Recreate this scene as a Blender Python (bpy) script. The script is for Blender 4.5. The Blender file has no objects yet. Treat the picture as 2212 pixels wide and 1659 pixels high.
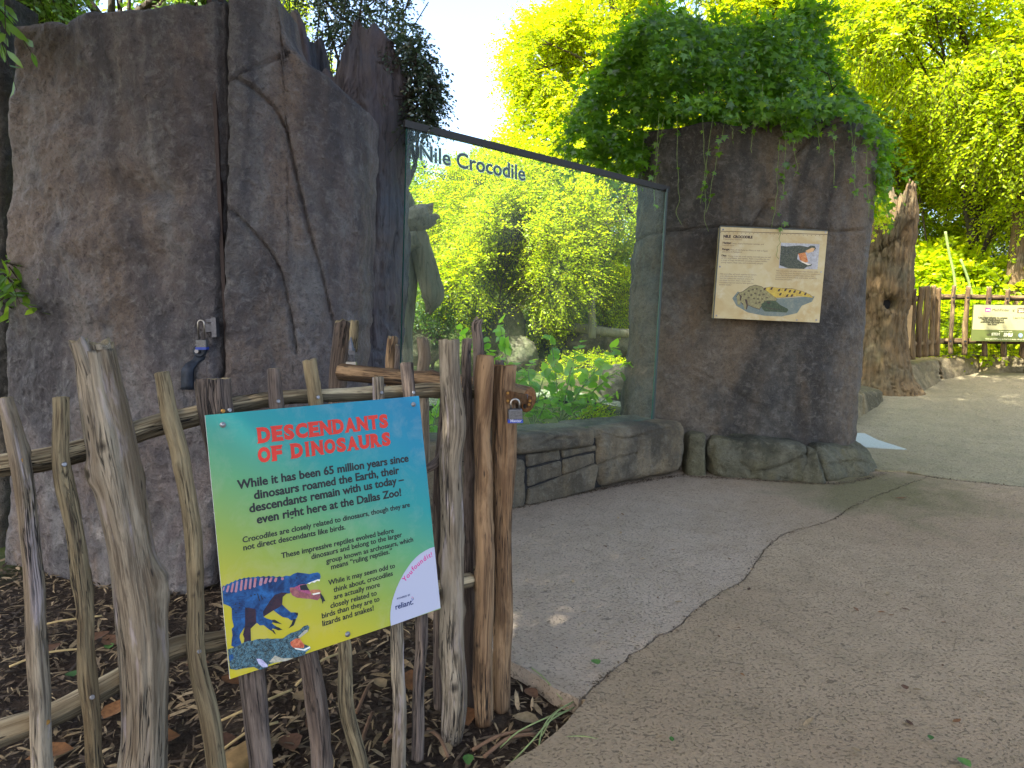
import bpy, math, random
import numpy as np
from mathutils import Vector, Matrix
from mathutils.geometry import tessellate_polygon
random.seed(7)
RNG = np.random.default_rng(7)
sc = bpy.context.scene
COL = sc.collection
# ------------------------------------------------------------------ camera
FPX, CX, CY, HOR = 1500.0, 1106.0, 829.5, 655.0
TILT = math.atan((CY-HOR)/FPX)
CH = 1.5
CT, ST = math.cos(TILT), math.sin(TILT)
cam = bpy.data.cameras.new('camera'); camo = bpy.data.objects.new('camera', cam); COL.objects.link(camo)
cam.sensor_width = 36; cam.lens = FPX/2212*36; cam.clip_end = 1000; cam.clip_start = .05
camo.location = (0, 0, CH); camo.rotation_euler = (math.pi/2-TILT, 0, 0)
sc.camera = camo
# ------------------------------------------------------------------ sky, sun, exposure
SUN_EL, SUN_AZ = math.radians(50), math.radians(-135)      # over the left shoulder of the camera
w = bpy.data.worlds.new('World'); sc.world = w; w.use_nodes = True
nt = w.node_tree; bg = nt.nodes['Background']
sky = nt.nodes.new('ShaderNodeTexSky'); sky.sky_type = 'NISHITA'; sky.sun_disc = False
sky.sun_elevation = SUN_EL; sky.sun_rotation = SUN_AZ; sky.dust_density = 4; sky.air_density = .9; sky.ozone_density = 1
nt.links.new(sky.outputs[0], bg.inputs[0]); bg.inputs[1].default_value = 0.15
sd = Vector((math.cos(SUN_EL)*math.sin(SUN_AZ), math.cos(SUN_EL)*math.cos(SUN_AZ), math.sin(SUN_EL)))
sl = bpy.data.lights.new('sun', 'SUN'); sl.energy = 4.6; sl.angle = math.radians(.5); sl.color = (1, .95, .86)
so = bpy.data.objects.new('sun', sl); COL.objects.link(so); so.rotation_euler = sd.to_track_quat('Z', 'Y').to_euler(); so.location = (-10, 20, 40)
sc.view_settings.view_transform = 'Standard'; sc.view_settings.look = 'None'; sc.view_settings.gamma = 1
sc.view_settings.use_curve_mapping = False; sc.view_settings.exposure = 2.34
sc.render.engine = 'CYCLES'; sc.cycles.use_denoising = True; sc.cycles.max_bounces = 8; sc.cycles.diffuse_bounces = 5
sc.cycles.transparent_max_bounces = 12; sc.cycles.sample_clamp_indirect = 6
# ------------------------------------------------------------------ pixel helpers (trace positions measured in the photo into 3D)
def ray(u, v):
    yy = (CY-v)/FPX
    return np.array([(u-CX)/FPX, CT+ST*yy, -ST+CT*yy])
def W(u, v, Y):
    d = ray(u, v); return np.array([0, 0, CH])+d*(Y/d[1])
def gz(Y):
    return .08*np.maximum(0, np.asarray(Y, float)-5.9)
def G(u, v, dz=0):
    d = ray(u, v); t = -CH/d[2]
    for _ in range(40):
        t += ( (gz(d[1]*t)+dz) - (CH+d[2]*t) )/(d[2]-.04)*.7
    return np.array([0, 0, CH])+d*t
def proj(P):
    P = np.asarray(P, float)-np.array([0, 0, CH])
    zf = P[..., 1]*CT-P[..., 2]*ST; up = P[..., 1]*ST+P[..., 2]*CT
    return CX+FPX*P[..., 0]/zf, CY-FPX*up/zf
# ------------------------------------------------------------------ numpy noise
def _h(ix, iy, iz, s):
    n = (ix*73856093) ^ (iy*19349663) ^ (iz*83492791) ^ (s*2654435761 & 0x7fffffff)
    n = (n ^ (n >> 13))*1274126177 & 0x7fffffff
    n = (n ^ (n >> 16)) & 0xffff
    return n/32767.5-1
def noise(P, s=0):
    P = np.asarray(P, float); F = np.floor(P).astype(np.int64); f = P-F; f = f*f*(3-2*f); r = 0
    for i in (0, 1):
        for j in (0, 1):
            for k in (0, 1):
                wgt = (f[..., 0] if i else 1-f[..., 0])*(f[..., 1] if j else 1-f[..., 1])*(f[..., 2] if k else 1-f[..., 2])
                r = r+wgt*_h(F[..., 0]+i, F[..., 1]+j, F[..., 2]+k, s)
    return r
def fbm(P, o=4, s=0, g=.5):
    r = 0; a = 1
    for i in range(o):
        r = r+a*noise(np.asarray(P)*2.03**i, s+i); a *= g
    return r
def poly_dist(U, V, pts):
    d = np.full(U.shape, 1e9)
    for (x0, y0), (x1, y1) in zip(pts[:-1], pts[1:]):
        dx, dy = x1-x0, y1-y0; L = dx*dx+dy*dy+1e-9
        t = np.clip(((U-x0)*dx+(V-y0)*dy)/L, 0, 1)
        d = np.minimum(d, np.hypot(U-x0-t*dx, V-y0-t*dy))
    return d
# ------------------------------------------------------------------ objects
def props(o, label=None, cat=None, group=None, kind=None):
    if label: o['label'] = label
    if cat: o['category'] = cat
    if group: o['group'] = group
    if kind: o['kind'] = kind
    return o
def thing(name, label, cat, loc=(0, 0, 0), group=None):
    o = bpy.data.objects.new(name, None); o.empty_display_size = .1; COL.objects.link(o); o.location = [float(c) for c in loc]
    return props(o, label, cat, group)
def link(name, me, mats, parent=None, smooth=True):
    o = bpy.data.objects.new(name, me); COL.objects.link(o)
    if mats is not None and len(me.materials) == 0:
        for m in (mats if isinstance(mats, (list, tuple)) else [mats]): me.materials.append(m)
    if parent is not None:
        o.parent = parent
        if parent.type == 'EMPTY': o.location = -parent.location
    if smooth: me.shade_smooth()
    return o
def mk(name, V, F, mats=None, parent=None, smooth=True, attrs=None, mi=None):
    me = bpy.data.meshes.new(name)
    V = np.asarray(V, float).reshape(-1, 3)
    if isinstance(F, np.ndarray):
        k = F.shape[1]; me.vertices.add(len(V)); me.vertices.foreach_set('co', V.astype('f').ravel())
        me.loops.add(F.size); me.loops.foreach_set('vertex_index', F.astype('i').ravel())
        me.polygons.add(len(F)); me.polygons.foreach_set('loop_start', (np.arange(len(F))*k).astype('i'))
        me.polygons.foreach_set('loop_total', np.full(len(F), k, 'i')); me.update(calc_edges=True)
    else:
        me.from_pydata(V.tolist(), [], [list(map(int, f)) for f in F]); me.update()
    if attrs:
        for n, a in attrs.items():
            a = np.asarray(a, 'f')
            if a.ndim == 2: me.attributes.new(n, 'FLOAT_VECTOR', 'POINT').data.foreach_set('vector', a.ravel())
            else: me.attributes.new(n, 'FLOAT', 'POINT').data.foreach_set('value', a.ravel())
    if mats is not None:
        for m in (mats if isinstance(mats, (list, tuple)) else [mats]): me.materials.append(m)
    if mi is not None: me.polygons.foreach_set('material_index', np.asarray(mi, 'i'))
    return link(name, me, None, parent, smooth)
def origin_to(o, p):          # put a top-level mesh's origin at its base
    p = Vector([float(c) for c in p]); o.data.transform(Matrix.Translation(-p)); o.location = p; return o
def gridF(n, m, close=False):
    i, j = np.meshgrid(np.arange(n-1), np.arange(m if close else m-1), indexing='ij')
    a = i*m+j; b = i*m+(j+1) % m; c = (i+1)*m+(j+1) % m; d = (i+1)*m+j
    return np.stack([a, b, c, d], -1).reshape(-1, 4)
# ------------------------------------------------------------------ materials
class NB:
    def __init__(s, name):
        s.m = bpy.data.materials.new(name); s.m.use_nodes = True; s.t = s.m.node_tree; s.b = s.t.nodes['Principled BSDF']; s.o = s.t.nodes['Material Output']
        s.m.diffuse_color = (.5, .5, .5, 1)
    def n(s, ty, **k):
        x = s.t.nodes.new(ty)
        for a, v in k.items():
            if a.startswith('i_'): x.inputs[a[2:].replace('_', ' ')].default_value = v
            else: setattr(x, a, v)
        return x
    def l(s, a, b): s.t.links.new(a, b)
    def coord(s, attr=None, scale=(1, 1, 1), loc=(0, 0, 0)):
        if attr: src = s.n('ShaderNodeAttribute', attribute_name=attr).outputs['Vector']
        else: src = s.n('ShaderNodeTexCoord').outputs['Object']
        mp = s.n('ShaderNodeMapping'); mp.inputs['Scale'].default_value = scale; mp.inputs['Location'].default_value = loc; s.l(src, mp.inputs[0]); return mp.outputs[0]
    def noise(s, vec, scale, detail=4, rough=.55, dist=0):
        x = s.n('ShaderNodeTexNoise'); x.inputs['Scale'].default_value = scale; x.inputs['Detail'].default_value = detail
        x.inputs['Roughness'].default_value = rough; x.inputs['Distortion'].default_value = dist; s.l(vec, x.inputs['Vector']); return x.outputs['Fac']
    def ramp(s, f, stops):
        x = s.n('ShaderNodeValToRGB'); e = x.color_ramp.elements
        while len(e) < len(stops): e.new(.5)
        for q, (p, c) in zip(e, stops):
            q.position = p; q.color = (c, c, c, 1) if isinstance(c, (int, float)) else (*c, 1)
        s.l(f, x.inputs[0]); return x.outputs[0]
    def mix(s, f, a, b, mode='MIX'):
        x = s.n('ShaderNodeMix', data_type='RGBA', blend_type=mode)
        for v, i in ((f, 0), (a, 6), (b, 7)):
            if hasattr(v, 'links'): s.l(v, x.inputs[i])
            else: x.inputs[i].default_value = v if isinstance(v, (int, float)) else (*v, 1)
        return x.outputs[2]
    def math(s, op, a, b=0):
        x = s.n('ShaderNodeMath', operation=op)
        for v, i in ((a, 0), (b, 1)):
            if hasattr(v, 'links'): s.l(v, x.inputs[i])
            else: x.inputs[i].default_value = v
        return x.outputs[0]
    def bump(s, h, strength=.5, dist=.01, prev=None):
        x = s.n('ShaderNodeBump'); x.inputs['Strength'].default_value = strength; x.inputs['Distance'].default_value = dist
        s.l(h, x.inputs['Height'])
        if prev: s.l(prev, x.inputs['Normal'])
        return x.outputs[0]
    def done(s, col, rough=.8, normal=None, spec=.3, metal=0):
        for v, k in ((col, 'Base Color'), (rough, 'Roughness'), (metal, 'Metallic')):
            if hasattr(v, 'links'): s.l(v, s.b.inputs[k])
            elif isinstance(v, (int, float)): s.b.inputs[k].default_value = v
            else: s.b.inputs[k].default_value = (*v, 1)
        s.b.inputs['Specular IOR Level'].default_value = spec
        if normal: s.l(normal, s.b.inputs['Normal'])
        return s.m
def srgb(r, g, b):
    return tuple(((c/255)/12.92 if c/255 < .04045 else ((c/255+.055)/1.055)**2.4) for c in (r, g, b))
def rockmat(name, c1, c2, c3, c4, pit=.5, fine=1.0, vert=1.0):
    n = NB(name); v = n.coord(); vs = n.coord(scale=(1, 1, .16*vert)); vm_ = n.coord(scale=(1, 1, .5))
    a = n.noise(vs, 2.2, 5, .6, .8); b = n.noise(v, 5, 6, .62, .3); c = n.noise(v, 40, 6, .72, .3); d = n.noise(vm_, 2.4, 5, .65, 1)
    e = n.noise(v, 105, 4, .65, .4); m2 = n.noise(v, 15, 5, .7, .6)
    col = n.mix(n.ramp(a, [(.38, 0), (.60, 1)]), c1, c2)
    col = n.mix(n.ramp(d, [(.48, 0), (.62, .9)]), col, c3)
    col = n.mix(n.ramp(b, [(.36, .55), (.5, 0)]), col, c4); wv_ = n.noise(n.coord(scale=(1, 1, .4), loc=(3, 7, 1)), .9, 4, .6, 1.2); col = n.mix(n.ramp(wv_, [(.40, .8), (.52, 0)]), col, tuple(x*.62 for x in c4)); col = n.mix(n.ramp(wv_, [(.54, 0), (.66, .55)]), col, tuple(min(1, x*1.35) for x in c2))
    col = n.mix(n.ramp(m2, [(.36, .3), (.5, 0)]), col, tuple(x*.5 for x in c1))
    col = n.mix(n.ramp(m2, [(.52, 0), (.68, .35)]), col, tuple(min(1, x*1.6) for x in c3))
    col = n.mix(n.ramp(c, [(.34, .55), (.47, 0)]), col, tuple(x*.34 for x in c1))
    col = n.mix(n.ramp(c, [(.56, 0), (.74, .35)]), col, tuple(min(1, x*1.9) for x in c3))
    col = n.mix(n.ramp(e, [(.33, .55), (.44, 0)]), col, tuple(x*.3 for x in c1))
    vo = n.n('ShaderNodeTexVoronoi'); vo.inputs['Scale'].default_value = 45; n.l(v, vo.inputs['Vector'])
    pits = n.ramp(vo.outputs['Distance'], [(.08, 0), (.3, 1)])
    nm = n.bump(c, .8*fine, .022); nm = n.bump(e, .9*fine, .01, nm); nm = n.bump(pits, pit, .005, nm); nm = n.bump(m2, .8, .03, nm)
    return n.done(col, .8, nm, .3)
ROCK = rockmat('rock_purple_grey', srgb(108, 100, 99), srgb(116, 101, 88), srgb(118, 115, 112), srgb(78, 77, 82))
ROCK2 = rockmat('rock_pillar', srgb(90, 87, 80), srgb(104, 90, 72), srgb(106, 102, 94), srgb(60, 59, 57), .9)
STONE = rockmat('stone_grey_brown', srgb(116, 108, 92), srgb(128, 114, 88), srgb(108, 105, 92), srgb(72, 68, 58), .35)
STONE2 = rockmat('stone_mossy', srgb(84, 82, 66), srgb(92, 88, 64), srgb(100, 98, 82), srgb(54, 56, 42), .35)
BOULDER = rockmat('boulder_tan', srgb(104, 98, 80), srgb(88, 92, 60), srgb(116, 110, 92), srgb(60, 70, 40), .3)
LEDGE = rockmat('ledge_tan', srgb(128, 114, 84), srgb(120, 108, 74), srgb(136, 124, 96), srgb(78, 74, 48), .4)
MORTAR = rockmat('dark_joint', (.03, .028, .025), (.04, .036, .03), (.03, .03, .03), (.02, .02, .02))
def stumpmat(name, c1, c2, c3):
    n = NB(name); v = n.coord(scale=(1, 1, .07)); vo = n.coord()
    s = n.noise(v, 26, 6, .65, .8); t = n.noise(v, 6, 5, .6, .5); g = n.noise(vo, 60, 5, .7); p = n.noise(vo, 2.2, 4, .6)
    col = n.mix(n.ramp(t, [(.35, 0), (.65, 1)]), c1, c2)
    col = n.mix(n.ramp(p, [(.45, 0), (.7, .8)]), col, c3)
    col = n.mix(n.ramp(s, [(.3, .85), (.5, 0)]), col, tuple(x*.25 for x in c1))
    nm = n.bump(s, .9, .03); nm = n.bump(g, .5, .006, nm)
    return n.done(col, .85, nm, .25)
STUMP = stumpmat('trunk_grey_purple', srgb(92, 84, 88), srgb(106, 96, 92), srgb(80, 84, 94))
STUMP2 = stumpmat('trunk_warm', srgb(98, 82, 56), srgb(116, 94, 62), srgb(80, 80, 62))
STUMP3 = stumpmat('trunk_tan', srgb(140, 130, 110), srgb(120, 116, 96), srgb(100, 106, 90))
def woodmat(name, light, mid, dark, patch, amt=.5, bark=.35):
    n = NB(name); v = n.coord('grain', (1, 1, .035)); v2 = n.coord('grain', (1, 1, .16)); v3 = n.coord('grain')
    s = n.noise(v, 150, 6, .6, .6); t = n.noise(v, 45, 5, .6, .8); p = n.noise(v2, 26, 5, .6, .5); c = n.noise(v, 60, 3, .5, 1.5); f = n.noise(v3, 260, 3, .6)
    b = n.noise(v2, 9, 4, .6, .4)
    col = n.mix(n.ramp(t, [(.35, 0), (.65, 1)]), light, mid)
    col = n.mix(n.ramp(s, [(.38, .9), (.54, 0)]), col, dark)
    col = n.mix(n.ramp(p, [(.56, 0), (.66, amt)]), col, patch)
    crk = n.ramp(c, [(.475, 0), (.497, 1), (.503, 1), (.525, 0)])
    crk2 = n.math('MULTIPLY', crk, n.ramp(n.noise(v2, 14, 3), [(.48, 0), (.56, 1)]))
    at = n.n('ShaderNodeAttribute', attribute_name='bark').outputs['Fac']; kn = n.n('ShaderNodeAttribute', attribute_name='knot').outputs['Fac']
    pb = n.noise(v2, 5.5, 4, .6, .6); col = n.mix(n.ramp(pb, [(.44, 0), (.6, .65)]), col, tuple(x*y for x, y in zip(mid, (.60, .50, .40))))
    col = n.mix(n.ramp(n.noise(v2, 11, 5, .65, .8), [(.5, 0), (.62, .6)]), col, tuple(min(1, x*1.35) for x in light))
    col = n.mix(n.ramp(n.noise(v2, 60, 4, .7), [(.6, 0), (.7, .6)]), col, dark)
    bm = n.ramp(n.math('ADD', n.math('MULTIPLY', at, .7), n.math('MULTIPLY', b, .55)), [(.62-bark*.4, 0), (.68-bark*.4, 1)])  # darker broken tone, strongest on the lower side of rails and logs
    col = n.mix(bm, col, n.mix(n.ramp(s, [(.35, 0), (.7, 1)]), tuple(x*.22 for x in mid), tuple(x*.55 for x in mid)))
    col = n.mix(crk2, col, (.012, .010, .008)); col = n.mix(n.ramp(kn, [(.15, 0), (.75, .9)]), col, tuple(x*.5 for x in dark)); wh = n.n('ShaderNodeTexVoronoi'); wh.inputs['Scale'].default_value = 38; n.l(v2, wh.inputs['Vector']); col = n.mix(n.ramp(wh.outputs['Distance'], [(.07, .9), (.11, 0)]), col, (.01, .008, .006))
    nm = n.bump(s, 1, .006); nm = n.bump(crk2, 1, -.008, nm); nm = n.bump(f, .5, .0015, nm); nm = n.bump(bm, .6, .003, nm)
    return n.done(col, .78, nm, .25)
WG = woodmat('weathered_grey_wood', srgb(142, 130, 110), srgb(116, 105, 88), srgb(66, 58, 48), srgb(170, 158, 158), .75, .1)
WT = woodmat('tan_peeled_wood', srgb(138, 124, 94), srgb(114, 101, 76), srgb(60, 50, 38), srgb(108, 96, 72), .6, .06)
WD = woodmat('dark_weathered_wood', srgb(112, 98, 86), srgb(84, 74, 68), srgb(34, 29, 27), srgb(130, 112, 94), .5, .55)
WB = woodmat('brown_wood', srgb(146, 118, 86), srgb(110, 86, 62), srgb(44, 32, 22), srgb(88, 66, 48), .75, .2)
WR = woodmat('rail_wood', srgb(186, 170, 136), srgb(158, 142, 112), srgb(76, 64, 48), srgb(132, 118, 94), .5, .3)
WY = woodmat('sunlit_fence_wood', srgb(124, 104, 70), srgb(100, 82, 54), srgb(52, 42, 28), srgb(86, 70, 46), .5, .2)
def endmat(name, c):
    n = NB(name); v = n.coord(); a = n.noise(v, 90, 5, .7); b = n.noise(v, 20, 3)
    col = n.mix(n.ramp(a, [(.35, 0), (.65, 1)]), tuple(x*.45 for x in c), c)
    return n.done(col, .9, n.bump(a, .8, .004), .15)
ENDG = endmat('end_grain', srgb(150, 134, 104)); ENDB = endmat('end_grain_brown', srgb(140, 98, 62))
def plain(name, c, rough=.6, metal=0, spec=.4, var=.0, scale=40, bumpd=0):
    n = NB(name)
    if var or bumpd:
        v = n.coord(); a = n.noise(v, scale, 5, .65)
        col = n.mix(n.ramp(a, [(.3, 0), (.7, 1)]), tuple(x*(1-var) for x in c), tuple(min(1, x*(1+var)) for x in c))
        return n.done(col, rough, n.bump(a, .5, bumpd) if bumpd else None, spec, metal)
    return n.done(c, rough, None, spec, metal)
def concrete(name, c1, c2, c3, moss, shift=None):
    n = NB(name); v = n.coord()
    big = n.noise(v, .8, 5, .6, .5); med = n.noise(v, 4.5, 5, .65, .4); fn = n.noise(v, 60, 5, .75); ff = n.noise(v, 170, 3, .7); bl = n.noise(v, 16, 4, .65)
    col = n.mix(n.ramp(big, [(.35, 0), (.65, 1)]), c1, c2)
    col = n.mix(n.ramp(med, [(.45, 0), (.7, .8)]), col, c3)
    sp = n.n('ShaderNodeSeparateXYZ'); n.l(v, sp.inputs[0]); wob = n.math('MULTIPLY', n.math('SUBTRACT', n.noise(v, 1.6, 5, .65, .8), .5), 2.4)
    if shift:
        f = n.ramp(n.math('MULTIPLY', n.math('ADD', n.math('SUBTRACT', sp.outputs[0], .9), wob), .7), [(0, 0), (1, .9)]); col = n.mix(f, col, shift)
    vd = n.n('ShaderNodeVectorMath', operation='DISTANCE'); n.l(v, vd.inputs[0]); vd.inputs[1].default_value = (2.95, 5.5, 0)
    mo = n.ramp(n.math('ADD', vd.outputs['Value'], wob), [(.25, 1), (1.0, 0)])
    col = n.mix(n.math('MULTIPLY', mo, .75), col, srgb(92, 90, 54))
    pit = n.ramp(n.noise(n.coord(scale=(.85, 1.1, 1)), 84, 2, .5, .5), [(.375, 0), (.42, 1)]); pit2 = n.ramp(n.noise(n.coord(scale=(.6, 1.2, 1), loc=(4, 2, 0)), 32, 3, .6, .8), [(.31, 0), (.345, 1)])
    pitm = n.math('MULTIPLY', n.mix(n.ramp(bl, [(.38, .25), (.55, 1)]), (1, 1, 1), pit), pit2)
    col = n.mix(n.math('MULTIPLY', n.math('SUBTRACT', 1, pitm), .62), col, tuple(x*.25 for x in c1))
    col = n.mix(n.ramp(fn, [(.3, .45), (.48, 0)]), col, tuple(x*.45 for x in c1))
    col = n.mix(n.ramp(fn, [(.62, 0), (.76, .45)]), col, tuple(min(1, x*1.9) for x in c1))
    nm = n.bump(fn, .9, .01); nm = n.bump(ff, .5, .002, nm); nm = n.bump(pitm, 1, .006, nm); nm = n.bump(med, .4, .03, nm)
    return n.done(col, .88, nm, .25)
PATHG = concrete('grey_concrete', srgb(154, 138, 118), srgb(164, 148, 128), srgb(142, 127, 107), .1, srgb(142, 123, 98))
PATHB = concrete('brown_concrete', srgb(144, 124, 98), srgb(154, 135, 108), srgb(132, 115, 90), .2)
PATHC = concrete('tan_concrete', srgb(134, 124, 96), srgb(142, 132, 104), srgb(122, 115, 88), .35)
def soilmat():
    n = NB('dark_soil'); v = n.coord(); a = n.noise(v, 9, 6, .7); b = n.noise(v, 60, 5, .75); c = n.noise(v, 1.2, 4)
    col = n.mix(n.ramp(b, [(.35, 0), (.7, 1)]), (.018, .012, .008), (.075, .05, .032))
    col = n.mix(n.ramp(a, [(.5, 0), (.7, .6)]), col, (.11, .08, .05))
    gm = n.n('ShaderNodeAttribute', attribute_name='green').outputs['Fac']
    col = n.mix(gm, col, n.mix(n.ramp(a, [(.3, 0), (.7, 1)]), (.03, .06, .012), (.10, .12, .03)))
    nm = n.bump(b, 1, .02); nm = n.bump(a, .7, .04, nm)
    return n.done(col, .95, nm, .15)
SOIL = soilmat()
def leafmat(name, refl, trans, mixf=.55, gloss=.06, vary=.35):
    n = NB(name); m = n.t; m.nodes.remove(n.b)
    at = n.n('ShaderNodeAttribute', attribute_name='var').outputs['Fac']
    cr = n.mix(at, tuple(x*(1-vary) for x in refl), tuple(min(1, x*(1+vary)) for x in refl))
    ct = n.mix(at, (trans[0]*.65, trans[1]*.85, trans[2]*.7), (min(1, trans[0]*1.3), min(1, trans[1]*1.05), trans[2]))
    d = n.n('ShaderNodeBsdfDiffuse'); t = n.n('ShaderNodeBsdfTranslucent'); g = n.n('ShaderNodeBsdfGlossy'); g.inputs['Roughness'].default_value = .35
    n.l(cr, d.inputs[0]); n.l(ct, t.inputs[0]); g.inputs[0].default_value = (.9, .95, .9, 1)
    a = n.n('ShaderNodeMixShader'); a.inputs[0].default_value = mixf; n.l(d.outputs[0], a.inputs[1]); n.l(t.outputs[0], a.inputs[2])
    b = n.n('ShaderNodeMixShader'); b.inputs[0].default_value = gloss; n.l(a.outputs[0], b.inputs[1]); n.l(g.outputs[0], b.inputs[2])
    n.l(b.outputs[0], n.o.inputs[0]); return n.m
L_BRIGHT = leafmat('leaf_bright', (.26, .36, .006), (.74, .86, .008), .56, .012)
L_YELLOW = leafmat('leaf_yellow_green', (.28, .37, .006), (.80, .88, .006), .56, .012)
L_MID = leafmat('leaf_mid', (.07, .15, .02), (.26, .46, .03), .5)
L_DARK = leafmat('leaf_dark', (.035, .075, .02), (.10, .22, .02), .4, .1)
L_VINE = leafmat('leaf_vine', (.075, .165, .012), (.26, .52, .012), .5, .03, .7)
L_GLOSSY = leafmat('leaf_glossy_dark', (.04, .07, .035), (.06, .12, .03), .3, .12)
L_SAP = leafmat('leaf_sapling', (.15, .34, .02), (.45, .80, .03), .5, .05)
L_FAR = leafmat('leaf_far', (.14, .24, .02), (.34, .50, .03), .5, .01)
def drymat(name, a, b):
    n = NB(name); at = n.n('ShaderNodeAttribute', attribute_name='var').outputs['Fac']
    v = n.coord(); t = n.noise(v, 60, 4)
    return n.done(n.mix(n.ramp(t, [(.3, .5), (.6, 0)]), n.mix(at, a, b), tuple(x*.3 for x in a)), .8, None, .25)
DRY = drymat('dry_litter', (.03, .02, .013), (.17, .12, .07)); DRYO = drymat('dry_orange_leaf', srgb(92, 60, 34), srgb(134, 92, 54))
DRYT = drymat('dry_tan_leaf', srgb(112, 94, 66), srgb(164, 142, 108)); DRYB = drymat('dry_brown_leaf', srgb(70, 48, 34), srgb(104, 74, 50))
BARK = stumpmat('tree_bark', (.06, .048, .035), (.09, .07, .05), (.05, .05, .03))
TWIG = plain('twig', (.05, .035, .025), .8, 0, .2, .3)
STEMG = plain('green_stem', (.16, .22, .06), .6, 0, .3, .3)
METAL = plain('dark_steel', (.10, .10, .11), .5, .9, .5, .3, 80, .0006)
STEEL = plain('shackle_steel', (.36, .34, .31), .36, 1, .5, .15)
RUST = plain('rusty_steel', srgb(92, 66, 42), .7, .5, .3, .4, 60, .001)
SCREW = plain('screw', (.22, .22, .23), .45, .9, .5, .3, 90)
BRASS = plain('brass_screw', srgb(140, 104, 50), .5, .6, .4, .2, 90)
BLUEP = plain('blue_plastic', (.01, .04, .28), .4)
IRON = plain('slate_iron', srgb(38, 44, 54), .6, .4, .4, .4, 50, .001)
WHITE = plain('white_print', srgb(172, 174, 190), .45); BLACKT = plain('text_black', (.012, .012, .014), .5); REDT = plain('text_red', srgb(196, 44, 26), .45)
MAG = plain('text_magenta', srgb(205, 30, 130), .45); NAVY = plain('text_navy', srgb(20, 40, 90), .45)
FRAMEM = plain('bronze_frame', srgb(44, 40, 35), .45, .5, .5, .1)
# ------------------------------------------------------------------ generic shapes
def catmull(P, step):
    P = np.asarray(P, float)
    if len(P) == 2: P = np.array([P[0], P[0]*.67+P[1]*.33, P[0]*.33+P[1]*.67, P[1]])
    Q = np.vstack([2*P[0]-P[1], P, 2*P[-1]-P[-2]]); out = []
    for i in range(1, len(Q)-2):
        L = np.linalg.norm((Q[i+1]-Q[i])[:3]); k = max(1, int(L/step)); t = np.linspace(0, 1, k, endpoint=False)[:, None]
        a, b, c, d = Q[i-1], Q[i], Q[i+1], Q[i+2]
        out.append(.5*((2*b)+(-a+c)*t+(2*a-5*b+4*c-d)*t**2+(-a+3*b-3*c+d)*t**3))
    out.append(P[-1:]); return np.vstack(out)
def frames(C):
    T = np.gradient(C, axis=0); T /= np.linalg.norm(T, axis=1)[:, None]+1e-9
    ref = np.array([0, 1, 0.]) if abs(T[0, 1]) < .9 else np.array([0, 0, 1.])
    N = np.zeros_like(T); n = np.cross(T[0], ref); n /= np.linalg.norm(n)
    for i in range(len(T)):
        n = n-T[i]*np.dot(n, T[i]); n /= np.linalg.norm(n)+1e-9; N[i] = n
    return T, N, np.cross(T, N)
_ls = [0]
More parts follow.
